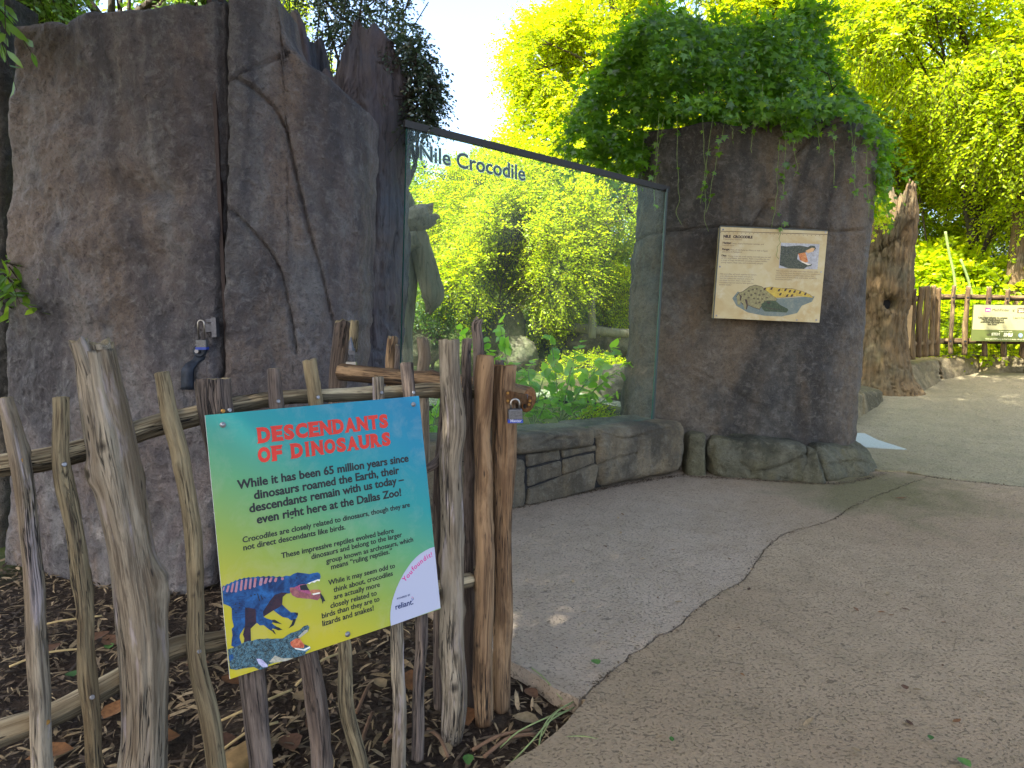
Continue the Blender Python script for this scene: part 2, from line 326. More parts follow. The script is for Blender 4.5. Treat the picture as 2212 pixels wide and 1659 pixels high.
def log(name, pts, mat, parent, step=.014, n=20, rough=.10, knots=3, ends=None, tops=.0, barkdir=None, ov=1.0):
    """pts: list of (x,y,z,r)"""
    _ls[0] += 1; sd_ = _ls[0]; rs = np.random.default_rng(sd_*13)
    D = catmull(pts, step); C = D[:, :3]; R = np.abs(D[:, 3]); T, N, B = frames(C); m = len(C)
    S = np.concatenate([[0], np.cumsum(np.linalg.norm(np.diff(C, axis=0), axis=1))]); L = S[-1]
    ph = np.linspace(0, 2*np.pi, n, endpoint=False); cp, sp = np.cos(ph), np.sin(ph)
    rr = R.mean()
    base = np.stack(np.broadcast_arrays(cp[None]*1.3, sp[None]*1.3, S[:, None]/rr*.16), -1)
    nz = fbm(base, 3, sd_)*rough*1.1+fbm(np.stack(np.broadcast_arrays(cp[None]*4, sp[None]*4, S[:, None]/rr*.12), -1), 2, sd_+7)*rough*.5
    nz -= np.clip(np.abs(fbm(np.stack(np.broadcast_arrays(cp[None]*3.2, sp[None]*3.2, S[:, None]/rr*.05), -1), 2, sd_+21))*-1+.10, 0, 1)*1.1*min(1, n/24)
    nz += noise(np.stack(np.broadcast_arrays(cp[None]*9, sp[None]*9, S[:, None]/rr*.5), -1), sd_+9)*.025
    cen = fbm(np.stack([S/rr*.11, S*0+sd_, S*0], -1), 2, sd_)*rr*.25
    rad = R[:, None]*(1+nz)
    kat = np.zeros_like(rad)
    for _ in range(knots):
        s0, p0 = rs.uniform(.08, .92)*L, rs.uniform(0, 6.28); kw = rr*rs.uniform(.35, .7); kh = rr*rs.uniform(.12, .4)
        dp = np.angle(np.exp(1j*(ph-p0)))*rr; d2 = ((S[:, None]-s0)/1.5)**2+dp[None]**2
        rad = rad+kh*np.exp(-d2/kw**2)-kh*.6*np.exp(-d2/(kw*.35)**2); kat = np.maximum(kat, np.exp(-d2/(kw*.42)**2)*(.4+.6*rs.random()))
    V = C[:, None]+N[:, None]*(cp[None, :, None]*rad[..., None]+cen[:, None, None])+B[:, None]*(sp[None, :, None]*rad[..., None]*ov)
    g = np.stack([np.broadcast_to(cp[None]*R[:, None], rad.shape), np.broadcast_to(sp[None]*R[:, None], rad.shape), np.broadcast_to(S[:, None], rad.shape)], -1)+np.array([sd_*3.1, sd_*1.7, 0])
    V = V.reshape(-1, 3); g = g.reshape(-1, 3)
    bk = np.zeros(len(V))
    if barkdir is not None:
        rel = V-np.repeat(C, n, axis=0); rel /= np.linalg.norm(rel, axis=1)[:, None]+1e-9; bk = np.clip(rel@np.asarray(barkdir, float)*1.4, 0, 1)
    F = gridF(m, n, True); nF = len(F)
    # ends: jagged inset caps
    caps = []; extraV = []; extraG = []; k0 = len(V); CF = []
    for e, row, sgn in ((0, 0, -1), (1, m-1, 1)):
        ring = V[row*n:(row+1)*n]
        if e == 1 and tops:
            ring = ring+T[row]*(noise(np.stack([cp*2.2, sp*2.2, cp*0+sd_], -1), 5)[:, None])*tops*rr
            V[row*n:(row+1)*n] = ring
        c = ring.mean(0)
        r2 = c+(ring-c)*.55+T[row]*sgn*.002+T[row]*(rs.uniform(-1, 1, (n, 1)))*rr*.05
        a0 = k0+len(extraV)*0+sum(len(x) for x in extraV)
        extraV.append(r2); extraV.append(c[None]-T[row]*sgn*rr*.03)
        extraG.append(g[row*n:(row+1)*n]); extraG.append(g[row*n][None])
        for j in range(n):
            j2 = (j+1) % n
            CF.append((row*n+j, row*n+j2, a0+j2, a0+j) if e else (row*n+j2, row*n+j, a0+j, a0+j2))
            CF.append((a0+j, a0+j2, a0+n, a0+n))
    V = np.vstack([V]+extraV); g = np.vstack([g]+extraG); bk = np.concatenate([bk, np.zeros(len(V)-len(bk))]); kt = np.concatenate([kat.ravel(), np.zeros(len(V)-kat.size)])
    faces = F.tolist()+[list(dict.fromkeys(f)) for f in CF]
    return mk(name, V, faces, [mat, ends or ENDG], parent, True, {'grain': g, 'bark': bk, 'knot': kt}, [0]*nF+[1]*len(CF))
def tube(P, R, n=8):
    P = np.asarray(P, float); R = np.broadcast_to(R, (len(P),)); T, N, B = frames(P)
    ph = np.linspace(0, 2*np.pi, n, endpoint=False)
    V = P[:, None]+(N[:, None]*np.cos(ph)[None, :, None]+B[:, None]*np.sin(ph)[None, :, None])*R[:, None, None]
    F = gridF(len(P), n, True).tolist(); m = len(P)
    F.append(list(range(n))[::-1]); F.append(list(range((m-1)*n, m*n)))
    return V.reshape(-1, 3), F
class MB:
    def __init__(s): s.V = []; s.F = []; s.k = 0
    def add(s, V, F):
        V = np.asarray(V, float).reshape(-1, 3); s.V.append(V); s.F += [[i+s.k for i in f] for f in (F.tolist() if isinstance(F, np.ndarray) else F)]; s.k += len(V); return s
    def tube(s, P, R, n=8): return s.add(*tube(P, R, n))
    def box(s, c, ex, ey, ez, hx, hy, hz):
        c, ex, ey, ez = [np.asarray(q, float) for q in (c, ex, ey, ez)]
        V = [c+ex*hx*a+ey*hy*b+ez*hz*d for a in (-1, 1) for b in (-1, 1) for d in (-1, 1)]
        return s.add(V, [(0, 1, 3, 2), (4, 6, 7, 5), (0, 4, 5, 1), (2, 3, 7, 6), (0, 2, 6, 4), (1, 5, 7, 3)])
    def disc(s, c, nrm, r, t, n=12):
        nrm = np.asarray(nrm, float); nrm /= np.linalg.norm(nrm); return s.tube([np.asarray(c)-nrm*t, np.asarray(c)+nrm*t*.6, np.asarray(c)+nrm*t], [r, r, r*.8], n)
    def obj(s, name, mat, parent=None, smooth=False): return mk(name, np.vstack(s.V), s.F, mat, parent, smooth)
def rblock(name, P8, mat, parent, r=.04, res=.03, amp=.012, seed=1, cracks=(), strat=0, bulge=0.0, label=None):
    """rounded stone block; P8 = front BL,BR,TR,TL then back BL,BR,TR,TL (world)"""
    P8 = np.asarray(P8, float); dims = np.array([np.linalg.norm(P8[1]-P8[0]), np.linalg.norm(P8[4]-P8[0]), np.linalg.norm(P8[3]-P8[0])])
    nn = np.clip((dims/res).astype(int), 4, 70); pts = {}; V = []; F = []
    def vid(i, j, k):
        q = (i, j, k)
        if q not in pts: pts[q] = len(V); V.append(q)
        return pts[q]
    nx, ny, nz_ = nn
    for i in range(nx):
        for k in range(nz_):
            F.append((vid(i, 0, k), vid(i+1, 0, k), vid(i+1, 0, k+1), vid(i, 0, k+1))); F.append((vid(i, ny, k), vid(i, ny, k+1), vid(i+1, ny, k+1), vid(i+1, ny, k)))
    for i in range(nx):
        for j in range(ny):
            F.append((vid(i, j, 0), vid(i, j+1, 0), vid(i+1, j+1, 0), vid(i+1, j, 0))); F.append((vid(i, j, nz_), vid(i+1, j, nz_), vid(i+1, j+1, nz_), vid(i, j+1, nz_)))
    for j in range(ny):
        for k in range(nz_):
            F.append((vid(0, j, k), vid(0, j, k+1), vid(0, j+1, k+1), vid(0, j+1, k))); F.append((vid(nx, j, k), vid(nx, j+1, k), vid(nx, j+1, k+1), vid(nx, j, k+1)))
    Q = np.array(V, float)/np.array([nx, ny, nz_]); X = (Q-.5)*dims; h = dims/2; r = min(r, h.min()*.95)
    inner = np.clip(X, -(h-r), h-r); d = X-inner; ln = np.linalg.norm(d, axis=1)[:, None]; X = inner+np.where(ln > 1e-9, d/np.maximum(ln, 1e-9)*r, 0)
    a = X/dims+.5
    if bulge: a[:, 1] -= bulge*(1-(2*a[:, 0]-1)**2)*(1-(2*a[:, 2]-1)**2)
    x, y, z = a.T[..., None] if False else [c[:, None] for c in a.T]
    P = ((P8[0]*(1-x)+P8[1]*x)*(1-z)+(P8[3]*(1-x)+P8[2]*x)*z)*(1-y)+((P8[4]*(1-x)+P8[5]*x)*(1-z)+(P8[7]*(1-x)+P8[6]*x)*z)*y
    c = P.mean(0); nd = P-c; nd /= np.linalg.norm(nd, axis=1)[:, None]
    P = P+nd*(fbm(P*5+seed, 4, seed)*amp)[:, None]
    if strat:
        st = noise(np.stack([P[:, 0]*2.5, P[:, 1]*2.5, P[:, 2]*42+fbm(P*3, 2, 3)*2], -1), seed); P = P+nd*(np.minimum(st, 0)*strat)[:, None]
    if cracks:
        U, Vv = proj(P)
        for pl, wd, dep in cracks: P = P+np.array([0, 1, 0])*(dep*np.exp(-(poly_dist(U, Vv, pl)/wd)**2))[:, None]
    o = mk(name, P, F, mat, parent)
    if label: o['label'] = label
    return o
def plan_interp(pts):
    pts = np.array(sorted(pts)); return lambda x: np.interp(x, pts[:, 0], pts[:, 1])
def smooth_interp(pts, k=.12):
    f = plan_interp(pts); return lambda x: (f(x-k)+f(x-k/2)+2*f(x)+f(x+k/2)+f(x+k))/6
def on_plan(u, v, yf, y0=4):
    Y = y0
    for _ in range(25): P = W(u, v, Y); Y = .5*Y+.5*float(yf(P[0]))
    return W(u, v, Y)
def rockpanel(name, left, right, top, bottom, yf, mat, parent, res=.011, thick=.22, rnd=.05, amp=.03, bulges=(), cracks=(), seed=1):
    L = np.array([on_plan(u, v, yf) for u, v in left]); R = np.array([on_plan(u, v, yf) for u, v in right])
    Tp = np.array([on_plan(u, v, yf) for u, v in top]); Bt = np.array([on_plan(u, v, yf) for u, v in bottom])
    def fx(A):
        o = np.argsort(A[:, 2]); return lambda z: np.interp(z, A[o, 2], A[o, 0])
    xl, xr = fx(L), fx(R)
    def fz(A):
        o = np.argsort(A[:, 0]); return lambda x: np.interp(x, A[o, 0], A[o, 2])
    zt, zb = fz(Tp), fz(Bt)
    wid = abs(R[:, 0].mean()-L[:, 0].mean())*1.15; hei = Tp[:, 2].max()-Bt[:, 2].min()
    na, nb = int(wid/res), int(hei/res)
    a = np.linspace(0, 1, na)[None]; b = np.linspace(0, 1, nb)[:, None]
    Z = np.full((nb, na), 1.5)
    for _ in range(6):
        X = xl(Z)*(1-a)+xr(Z)*a; Z = zb(X)*(1-b)+zt(X)*b
    Yb = yf(X)
    P = np.stack([X, Yb, Z], -1)
    dS = np.minimum(a*wid, (1-a)*wid)+0*b; dT = np.minimum(b, 1-b)*hei+0*a; dE = np.minimum(dS, dT)
    q = np.clip(1-dE/rnd, 0, 1); disp = rnd*(1-np.sqrt(1-q*q))
    disp = disp+fbm(P*np.array([1.6, 1.6, 1.3])+seed, 4, seed)*amp*2.3+fbm(P*9, 3, seed+5, .6)*amp*.42+fbm(P*38, 2, seed+9)*.0055
    rid = 1-np.abs(noise(P*np.array([15, 15, 9])+fbm(P*5, 2, 4)[..., None]*1.2, seed+20)); disp = disp-np.clip(rid-.82, 0, 1)*.03
    U, Vv = proj(P)
    for (bu, bv, ru, rv, am) in bulges: disp = disp-am*np.exp(-((U-bu)/ru)**2-((Vv-bv)/rv)**2)
    wob = noise(P*14, 77)*4
    for pl, wd, dep in cracks: disp = disp+dep*np.exp(-((poly_dist(U, Vv, pl)+wob*.35)/wd)**2)
    P[..., 1] += disp
    # roughen outline
    P[..., 0] += noise(P*np.array([0, 0, 1])*18+3, 31)*.008*np.exp(-dS/.05); P[..., 2] += noise(P*np.array([1, 0, 0])*14+3, 32)*.01*np.exp(-dT/.05)
    V = P.reshape(-1, 3); F = gridF(nb, na).tolist()
    loop = list(range(na))+[r*na+na-1 for r in range(1, nb)]+[(nb-1)*na+c for c in range(na-2, -1, -1)]+[r*na for r in range(nb-2, 0, -1)]
    bk = V[loop]+np.array([0, thick, 0]); k = len(V); V = np.vstack([V, bk]); m = len(loop)
    for i in range(m): j = (i+1) % m; F.append((loop[j], loop[i], k+i, k+j))
    F.append(list(range(k, k+m))[::1])
    return mk(name, V, F, mat, parent)
def column(name, sil, Yc, ry, mat, parent, ztop, zbot, p=2.4, res=.02, amp=.03, groove=0, cracks=(), seed=1, hollow=.25, bulges=(), n=None, capz=None, wall=.72):
    """sil: rows (v, uL, uR) of the traced outline; ztop(x_rel -1..1, front 1..-1) height."""
    rows = []
    for v, ul, ur in sil:
        l, r = W(ul, v, Yc), W(ur, v, Yc); rows.append(((l[2]+r[2])/2, (l[0]+r[0])/2, abs(r[0]-l[0])/2))
    rows = np.array(sorted(rows)); fc = lambda z: np.interp(z, rows[:, 0], rows[:, 1]); fr = lambda z: np.interp(z, rows[:, 0], rows[:, 2])
    n = n or int(2*math.pi*rows[:, 2].mean()/res); ph = np.linspace(0, 2*np.pi, n, endpoint=False)
    c = np.sign(np.cos(ph))*np.abs(np.cos(ph))**(2/p); s = np.sign(np.sin(ph))*np.abs(np.sin(ph))**(2/p)
    zt = np.array([ztop(a, b) for a, b in zip(c, s)]); H = zt.max()-zbot; m = int(H/res); b = np.linspace(0, 1, m)[:, None]
    Z = zbot*(1-b)+zt[None]*b; RX = fr(Z)
    P = np.stack([fc(Z)+RX*c, Yc+ry*(RX/RX.mean())*s, Z], -1)
    N = np.stack(np.broadcast_arrays(c[None], s[None]*1.0, 0*Z), -1); N = N/np.linalg.norm(N, axis=-1)[..., None]
    disp = fbm(P*1.7+seed, 4, seed)*amp+fbm(P*8+seed, 3, seed+3)*amp*.40+fbm(P*36, 2, seed+8)*.005
    if groove:
        gp = np.stack([P[..., 0]*13, P[..., 1]*13, P[..., 2]*.9], -1); g = fbm(gp+fbm(P*2, 2, 6)[..., None]*.8, 3, seed+11, .6)
        disp = disp-np.clip(np.abs(g)*-1+.28, 0, 1)*groove*2
    U, Vv = proj(P)
    for (bu, bv, ru, rv, am) in bulges: disp = disp+np.where(N[..., 1] < .2, am*np.exp(-((U-bu)/ru)**2-((Vv-bv)/rv)**2), 0)
    wob = noise(P*14, 77)*3
    for pl, wd, dep in cracks: disp = disp-np.where(N[..., 1] < .3, dep*np.exp(-((poly_dist(U, Vv, pl)+wob*.4)/wd)**2), 0)
    P = P+N*disp[..., None]
    V = P.reshape(-1, 3); F = gridF(m, n, True).tolist(); top = (m-1)*n
    cen = V[top:].mean(0); last = V[top:]; zc = capz if capz is not None else zt.min()-hollow; k = len(V); pr = top
    for f, zz in ((.93, None), (wall, .5), (wall*.9, 0), (.3, 0)):
        ring = last.copy(); ring[:, :2] = cen[:2]+(last[:, :2]-cen[:2])*f
        if zz is None: ring[:, 2] = last[:, 2]+.01
        else: ring[:, 2] = zc+(last[:, 2]-.02-zc)*zz
        V = np.vstack([V, ring])
        for j in range(n): j2 = (j+1) % n; F.append((pr+j, pr+j2, k+j2, k+j))
        pr = k; k += n
    F.append(list(range(pr, pr+n)))
    return mk(name, V, F, mat, parent)
# ------------------------------------------------------------------ leaves
T_DIA = (np.array([[0, 0, 0], [.24, .45, .05], [0, 1, 0], [-.24, .45, .05]]), np.array([[0, 1, 2], [0, 2, 3]]))
T_OVAL = (np.array([[0, 0, 0], [.2, .2, .05], [.27, .5, .06], [.15, .82, .03], [0, 1, -.03], [-.15, .82, .03], [-.27, .5, .06], [-.2, .2, .05], [0, .5, 0]]), np.array([[8, i, (i+1) % 8] for i in range(8)]))
T_HEART = (np.array([[0, .08, 0], [.22, 0, .05], [.42, .22, .08], [.36, .55, .04], [0, 1, -.1], [-.36, .55, .04], [-.42, .22, .08], [-.22, 0, .05], [0, .4, 0]]), np.array([[8, i, (i+1) % 8] for i in range(8)]))
_p = []
for a_, r_ in ((-150, .34), (-118, .55), (-95, .30), (-62, .72), (-38, .36), (0, .95), (38, .36), (62, .72), (95, .30), (118, .55), (150, .34)):
    _p.append([math.sin(math.radians(a_))*r_, .3+math.cos(math.radians(a_))*r_*.75, -.06*r_])
T_PALM = (np.array([[0, .3, .03]]+_p), np.array([[0, i+1, i+2] for i in range(10)]+[[0, 11, 1]]))
T_BLADE = (np.array([[0, 0, 0], [.05, .3, .02], [.04, .7, .0], [0, 1, -.12], [-.04, .7, 0], [-.05, .3, .02]]), np.array([[0, 1, 5], [1, 2, 4], [1, 4, 5], [2, 3, 4]]))
def nrmz(A): return A/(np.linalg.norm(A, axis=-1, keepdims=True)+1e-9)
def leafcloud(name, C, D, N, S, tpl, mat, parent=None, wid=1.0, rng=RNG, kind='stuff', var=None):
    D = nrmz(D); N = nrmz(N-D*np.sum(N*D, -1, keepdims=True)); X = np.cross(D, N); T, TF = tpl
    S = np.broadcast_to(S, (len(C),))[:, None, None]
    V = C[:, None]+S*(T[None, :, 0:1]*wid*X[:, None]+T[None, :, 1:2]*D[:, None]+T[None, :, 2:3]*N[:, None])
    F = TF[None]+(np.arange(len(C))*len(T))[:, None, None]
    vv = np.repeat(rng.uniform(0, 1, len(C)) if var is None else var, len(T))
    o = mk(name, V.reshape(-1, 3), F.reshape(-1, TF.shape[1]), mat, parent, False, {'var': vv})
    if kind: o['kind'] = kind
    return o
def sprays(O, D, L, k, leaf, rng, droop=.4, flat=.6):
    """leaves along twigs. O,D (M,3), L (M,)"""
    M = len(O); t = np.tile((np.arange(k)+.5)/k, (M, 1)); t = t+rng.uniform(-.3, .3, t.shape)/k
    D = nrmz(D); up = np.array([0, 0, 1.])
    S = nrmz(np.cross(D, up)+rng.normal(0, .25, D.shape)); NN = nrmz(np.cross(S, D)); NN = NN*np.sign(NN[:, 2:3]+1e-6)
    side = np.where(np.arange(k) % 2 == 0, 1., -1.)[None, :, None]
    P = O[:, None]+D[:, None]*(L[:, None, None]*t[..., None]); P[..., 2] -= droop*L[:, None]*t**2*.5
    LD = nrmz(D[:, None]*.55+S[:, None]*side*.8+rng.normal(0, .22, P.shape)); LD[..., 2] -= droop*.35
    LN = NN[:, None]*flat+rng.normal(0, .38, P.shape)
    sz = leaf*rng.uniform(.65, 1.25, (M, k))*(1-.35*t)
    return P.reshape(-1, 3), LD.reshape(-1, 3), LN.reshape(-1, 3), sz.ravel()
def twigs(O, D, L, r, droop, rng, name, mat, parent):
    D = nrmz(D); M = len(O); S = nrmz(np.cross(D, np.array([.1, .2, 1.]))); B = np.cross(D, S)
    P = []
    for t, rr in ((0, 1.), (.5, .7), (1, .25)):
        c = O+D*(L[:, None]*t); c[:, 2] -= droop*L*t*t*.5
        for a in (0, 2.09, 4.19): P.append(c+(S*math.cos(a)+B*math.sin(a))*r*rr)
    V = np.stack(P, 1); f = [(i*3+j, i*3+(j+1) % 3, i*3+3+(j+1) % 3, i*3+3+j) for i in (0, 1) for j in range(3)]
    F = np.array(f)[None]+(np.arange(M)*9)[:, None, None]
    o = mk(name, V.reshape(-1, 3), F.reshape(-1, 4), mat, parent, False); o['kind'] = 'stuff'; return o
def ell_points(ells, M, rng, thr=-.12, nf=1.1, shell=.5):
    ells = np.asarray(ells, float); w_ = np.prod(ells[:, 3:6], axis=1)**(2/3); w_ /= w_.sum(); out = []; dirs = []; got = 0
    while got < M:
        i = rng.choice(len(ells), M, p=w_); v = nrmz(rng.normal(0, 1, (M, 3))); r = rng.uniform(shell**3, 1, M)**(1/3)
        P = ells[i, :3]+v*ells[i, 3:6]*r[:, None]*(1+.18*noise(v*2.5+i[:, None]*7, 3)[:, None]); k = noise(P*nf, 41)+.4*noise(P*nf*2.7, 43) > thr
        out.append(P[k]); dirs.append(nrmz(v/ells[i, 3:6])[k]); got += k.sum()
    return np.vstack(out)[:M], np.vstack(dirs)[:M]
def tree(name, label, cat, base, ells, M, k, leaf, L, mat, seed, group=None, droop=.5, tr=.1, bark=None, thr=-.12, nf=1.1, shell=.5, tpl=T_DIA, twig_r=.004, limbs=True, lean=(0, 0), wid=1.0, twigmat=None):
    rng = np.random.default_rng(seed); t = thing(name, label, cat, base, group); base = np.asarray(base, float)
    O, D = ell_points(ells, M, rng, thr, nf, shell); dd = D*.8+rng.normal(0, .5, D.shape); dd[:, 2] -= .15
    LL = L*rng.uniform(.6, 1.3, M)
    C, LD, LN, S = sprays(O, dd, LL, k, leaf, rng, droop)
    leafcloud('crown', C, LD, LN, S, tpl, mat, t, wid, rng)
    if twig_r: twigs(O, dd, LL, twig_r, droop, rng, 'twigs', twigmat or TWIG, t)
    if limbs:
        E = np.asarray(ells, float); mb = MB(); top = E[:, :3].mean(0); top = np.array([top[0], top[1], E[:, 2].max()])
        q = catmull([(*base, tr), (*(base*.6+top*.4+rng.normal(0, .12, 3)), tr*.75), (*(base*.3+top*.7), tr*.5), (*top, tr*.15)], .25)
        mb.tube(q[:, :3], np.maximum(q[:, 3], .01), 10); tk = mb.obj('trunk', bark or BARK, t, True)
        lb = MB()
        for e in E:
            for _ in range(5):
                s = q[rng.integers(len(q)//4, max(len(q)//4+1, int(len(q)*.9))), :3]; v = nrmz(rng.normal(0, 1, 3)); end = e[:3]+v*e[3:6]*.8
                mid = (s+end)/2+np.array([0, 0, .12*np.linalg.norm(end-s)])+rng.normal(0, .1, 3)
                c = catmull([(*s, tr*.4), (*mid, tr*.25), (*end, tr*.06)], .2); lb.tube(c[:, :3], np.maximum(c[:, 3], .004), 6)
                for _ in range(3):
                    s2 = c[rng.integers(len(c)//3, len(c)), :3]; e2 = s2+nrmz(rng.normal(0, 1, 3))*e[3:6]*.5
                    c2 = catmull([(*s2, tr*.12), (*((s2+e2)/2+rng.normal(0, .06, 3)), tr*.07), (*e2, .003)], .2); lb.tube(c2[:, :3], np.maximum(c2[:, 3], .003), 5)
        lo = lb.obj('branches', bark or BARK, t, True); lo['kind'] = 'stuff'
    return t
def EL(u, v, Y, ru, rv, ry=None):    # ellipsoid traced on the photo: centre pixel, depth, pixel radii
    c = W(u, v, Y); a = ru/FPX*Y; b = rv/FPX*Y; return (*c, a, ry or (a+b)/2, b)
# ================================================================== SETTING
def terr(x, y):
    x, y = np.asarray(x, float), np.asarray(y, float)
    z = gz(np.clip(y, 0, 12))-.07
    hill = np.clip(y-12.5, 0, None); z = z+2.6*(1-np.exp(-hill*.16))*1.0
    z = z+fbm(np.stack([x*.5, y*.5, x*0], -1), 3, 9)*.05*np.clip((y-6)/6, 0, 1.5)
    near = np.clip(1-(y-1)/5, 0, 1)*np.clip(-(x-.3), 0, 1)
    z = z+fbm(np.stack([x*6, y*6, x*0], -1), 3, 19)*.016*np.clip(near*3, 0, 1)
    return z
gx = np.concatenate([np.linspace(-150, -14, 18), np.linspace(-13, -3.2, 30), np.linspace(-3.1, 1.2, 120), np.linspace(1.4, 14, 44), np.linspace(16, 150, 18)])
gy = np.concatenate([np.linspace(-60, -3, 10), np.linspace(-2, .8, 10), np.linspace(.9, 5, 110), np.linspace(5.1, 22, 70), np.linspace(24, 300, 30)])
YY, XX = np.meshgrid(gy, gx, indexing='ij'); ZZ = terr(XX, YY)
GLL, GLR = W(885, 300, 4.6), W(1442, 420, 6.0)     # glass line, left and right ends
gdir = (GLR-GLL)[:2]; gdir /= np.linalg.norm(gdir); gnrm = np.array([-gdir[1], gdir[0]])
side = (XX-GLL[0])*gnrm[0]+(YY-GLL[1])*gnrm[1]
green = np.clip((side-.4)*1.2, 0, 1)*np.clip(.85+fbm(np.stack([XX*.8, YY*.8, XX*0], -1), 3, 2)*.8, 0, 1)
green = np.where(YY > 10.9, np.maximum(green, .8), green); green = np.where((XX > 1.9) & (YY < 10.4), 0, green)
g_ = mk('ground', np.stack([XX, YY, ZZ], -1), gridF(len(gy), len(gx)), SOIL, None, True, {'green': green.ravel()}); props(g_, kind='structure')
def slab(name, pts, mat, depth=.1):
    pts = np.asarray(pts, float); n = len(pts); b = pts-np.array([0, 0, depth]); V = np.vstack([pts, b])
    F = [list(range(n)), list(range(2*n-1, n-1, -1))]+[(i, n+i, n+(i+1) % n, (i+1) % n) for i in range(n)]
    a = sum((pts[i][0]*pts[(i+1) % n][1]-pts[(i+1) % n][0]*pts[i][1]) for i in range(n))
    if a < 0: F = [f[::-1] for f in F]
    o = mk(name, V, F, mat, None, False); o['kind'] = 'structure'; return o
crk = [(1258, 1509), (1300, 1466), (1330, 1442), (1362, 1416), (1390, 1398), (1425, 1372), (1455, 1360), (1500, 1322), (1535, 1296), (1562, 1278), (1612, 1248), (1626, 1222), (1642, 1198), (1668, 1172), (1690, 1156), (1716, 1146), (1745, 1138), (1800, 1122), (1828, 1102), (1852, 1090), (1900, 1068), (1935, 1056), (1975, 1040), (2006, 1029)]
cw = np.array([G(*p) for p in crk]); cw = catmull(np.c_[cw, np.zeros(len(cw))], .03)[:, :3]
cw[:, :2] += np.stack([noise(cw*17, 3), noise(cw*17, 4)], -1)*.011; cw[:, 2] = 0
tn = np.gradient(cw, axis=0); tn /= np.linalg.norm(tn, axis=1)[:, None]; nn_ = np.stack([-tn[:, 1], tn[:, 0], 0*tn[:, 0]], -1)
gapw = (.003+.004*np.clip(noise(cw*3, 8), 0, 1))[:, None]*np.linspace(1.2, .5, len(cw))[:, None]
edgeA = [(1110, 1432), (1150, 1452), (1196, 1484), (1232, 1502), (1250, 1511)]
eA = catmull([(*G(*p), 0) for p in edgeA], .03)[:, :3]; eA[:, :2] += noise(eA*25, 5)[:, None]*.006; eA[:, 2] = 0
hid = [(900, 1290), (870, 1200), (900, 1120), (1110, 1060), (1480, 1000), (1700, 1000), (1880, 1000)]
slab('path_grey_slab', np.vstack([eA, cw+nn_*gapw, [G(1960, 1021)], [G(*p) for p in hid[::-1]]])*np.array([1, 1, 0]), PATHG)
eB = catmull([(*G(*p), 0) for p in [(1262, 1513), (1246, 1534), (1222, 1562), (1190, 1590), (1150, 1620), (1088, 1660), (1010, 1760), (960, 1900)]], .03)[:, :3]
eB[:, :2] += noise(eB*20, 6)[:, None]*.012; eB[:, 2] = 0
jn = [(2006, 1029), (2060, 1036), (2130, 1043), (2212, 1052), (2330, 1064)]
jw = np.array([G(*p) for p in jn]); jw = catmull(np.c_[jw, np.zeros(len(jw))], .05)[:, :3]*np.array([1, 1, 0]); jw[:, 1] += noise(jw*9, 4)*.01
slab('path_brown_slab', np.vstack([(cw-nn_*gapw)[::-1], eB, [(.1, -3, 0), (9, -3, 0), (9, jw[-1][1], 0)], jw[::-1]-np.array([0, .006, 0])])*np.array([1, 1, 0]), PATHB)
farp = np.vstack([[G(1905, 1016)], [G(1960, 1017)], jw+np.array([0, .006, 0]), [(9, jw[-1][1]+.01, 0), (9, 12, 0), (3.0, 12, 0), (2.4, 7.0, 0), G(1700, 985)]])
farp[:, 2] = .08*(farp[:, 1]-5.9)*(farp[:, 1] > 0); farp[:, 2] = np.where(farp[:, 2] < 0, farp[:, 2]*.2, farp[:, 2])
slab('path_tan_slab', farp, PATHC)
# fine cracks in the far path and a pale metal plate beside the pillar foot
t = thing('access_plate', 'pale grey flat metal cover set in the path behind the pillar foot', 'cover plate', G(1890, 955))
q = [G(1826, 934, .012), G(1868, 936, .012), G(1896, 950, .012), G(1958, 970, .012), G(1838, 963, .012)]
mk('plate', np.vstack([q, np.array(q)-[0, 0, .01]]), [(0, 4, 3, 2, 1)]+[(5+i, 5+(i+1) % 5, (i+1) % 5, i) for i in range(5)], plain('pale_plate', srgb(150, 158, 150), .75, 0, .3, .12, 60, .001), t, False)
# ---------------------------------------------------------------- far hills of trees
def treeline():
    rng = np.random.default_rng(3); M = 60000
    X = rng.uniform(-55, 60, M); Y = rng.uniform(24, 42, M); H = 4.2+2.2*noise(np.stack([X*.16, Y*.1, X*0], -1), 5)+1.0*noise(np.stack([X*.6, Y*.4, X*0], -1), 6)
    H = H+np.clip(X-2, 0, 16)*.55+np.clip(-X-9, 0, 12)*.3
    Z = rng.uniform(0, 1, M)**.6*H+1.2
    C = np.stack([X, Y, Z], -1); D = rng.normal(0, 1, (M, 3)); D[:, 2] -= .5; N = rng.normal(0, .5, (M, 3)); N[:, 2] += .6; N[:, 1] -= .4
    o = leafcloud('distant_woods', C, D, N, rng.uniform(.16, .38, M), T_DIA, L_FAR, None, 1.4, rng); o['label'] = 'hazy green woods far beyond the glass and trees'; o['category'] = 'woods'
treeline()
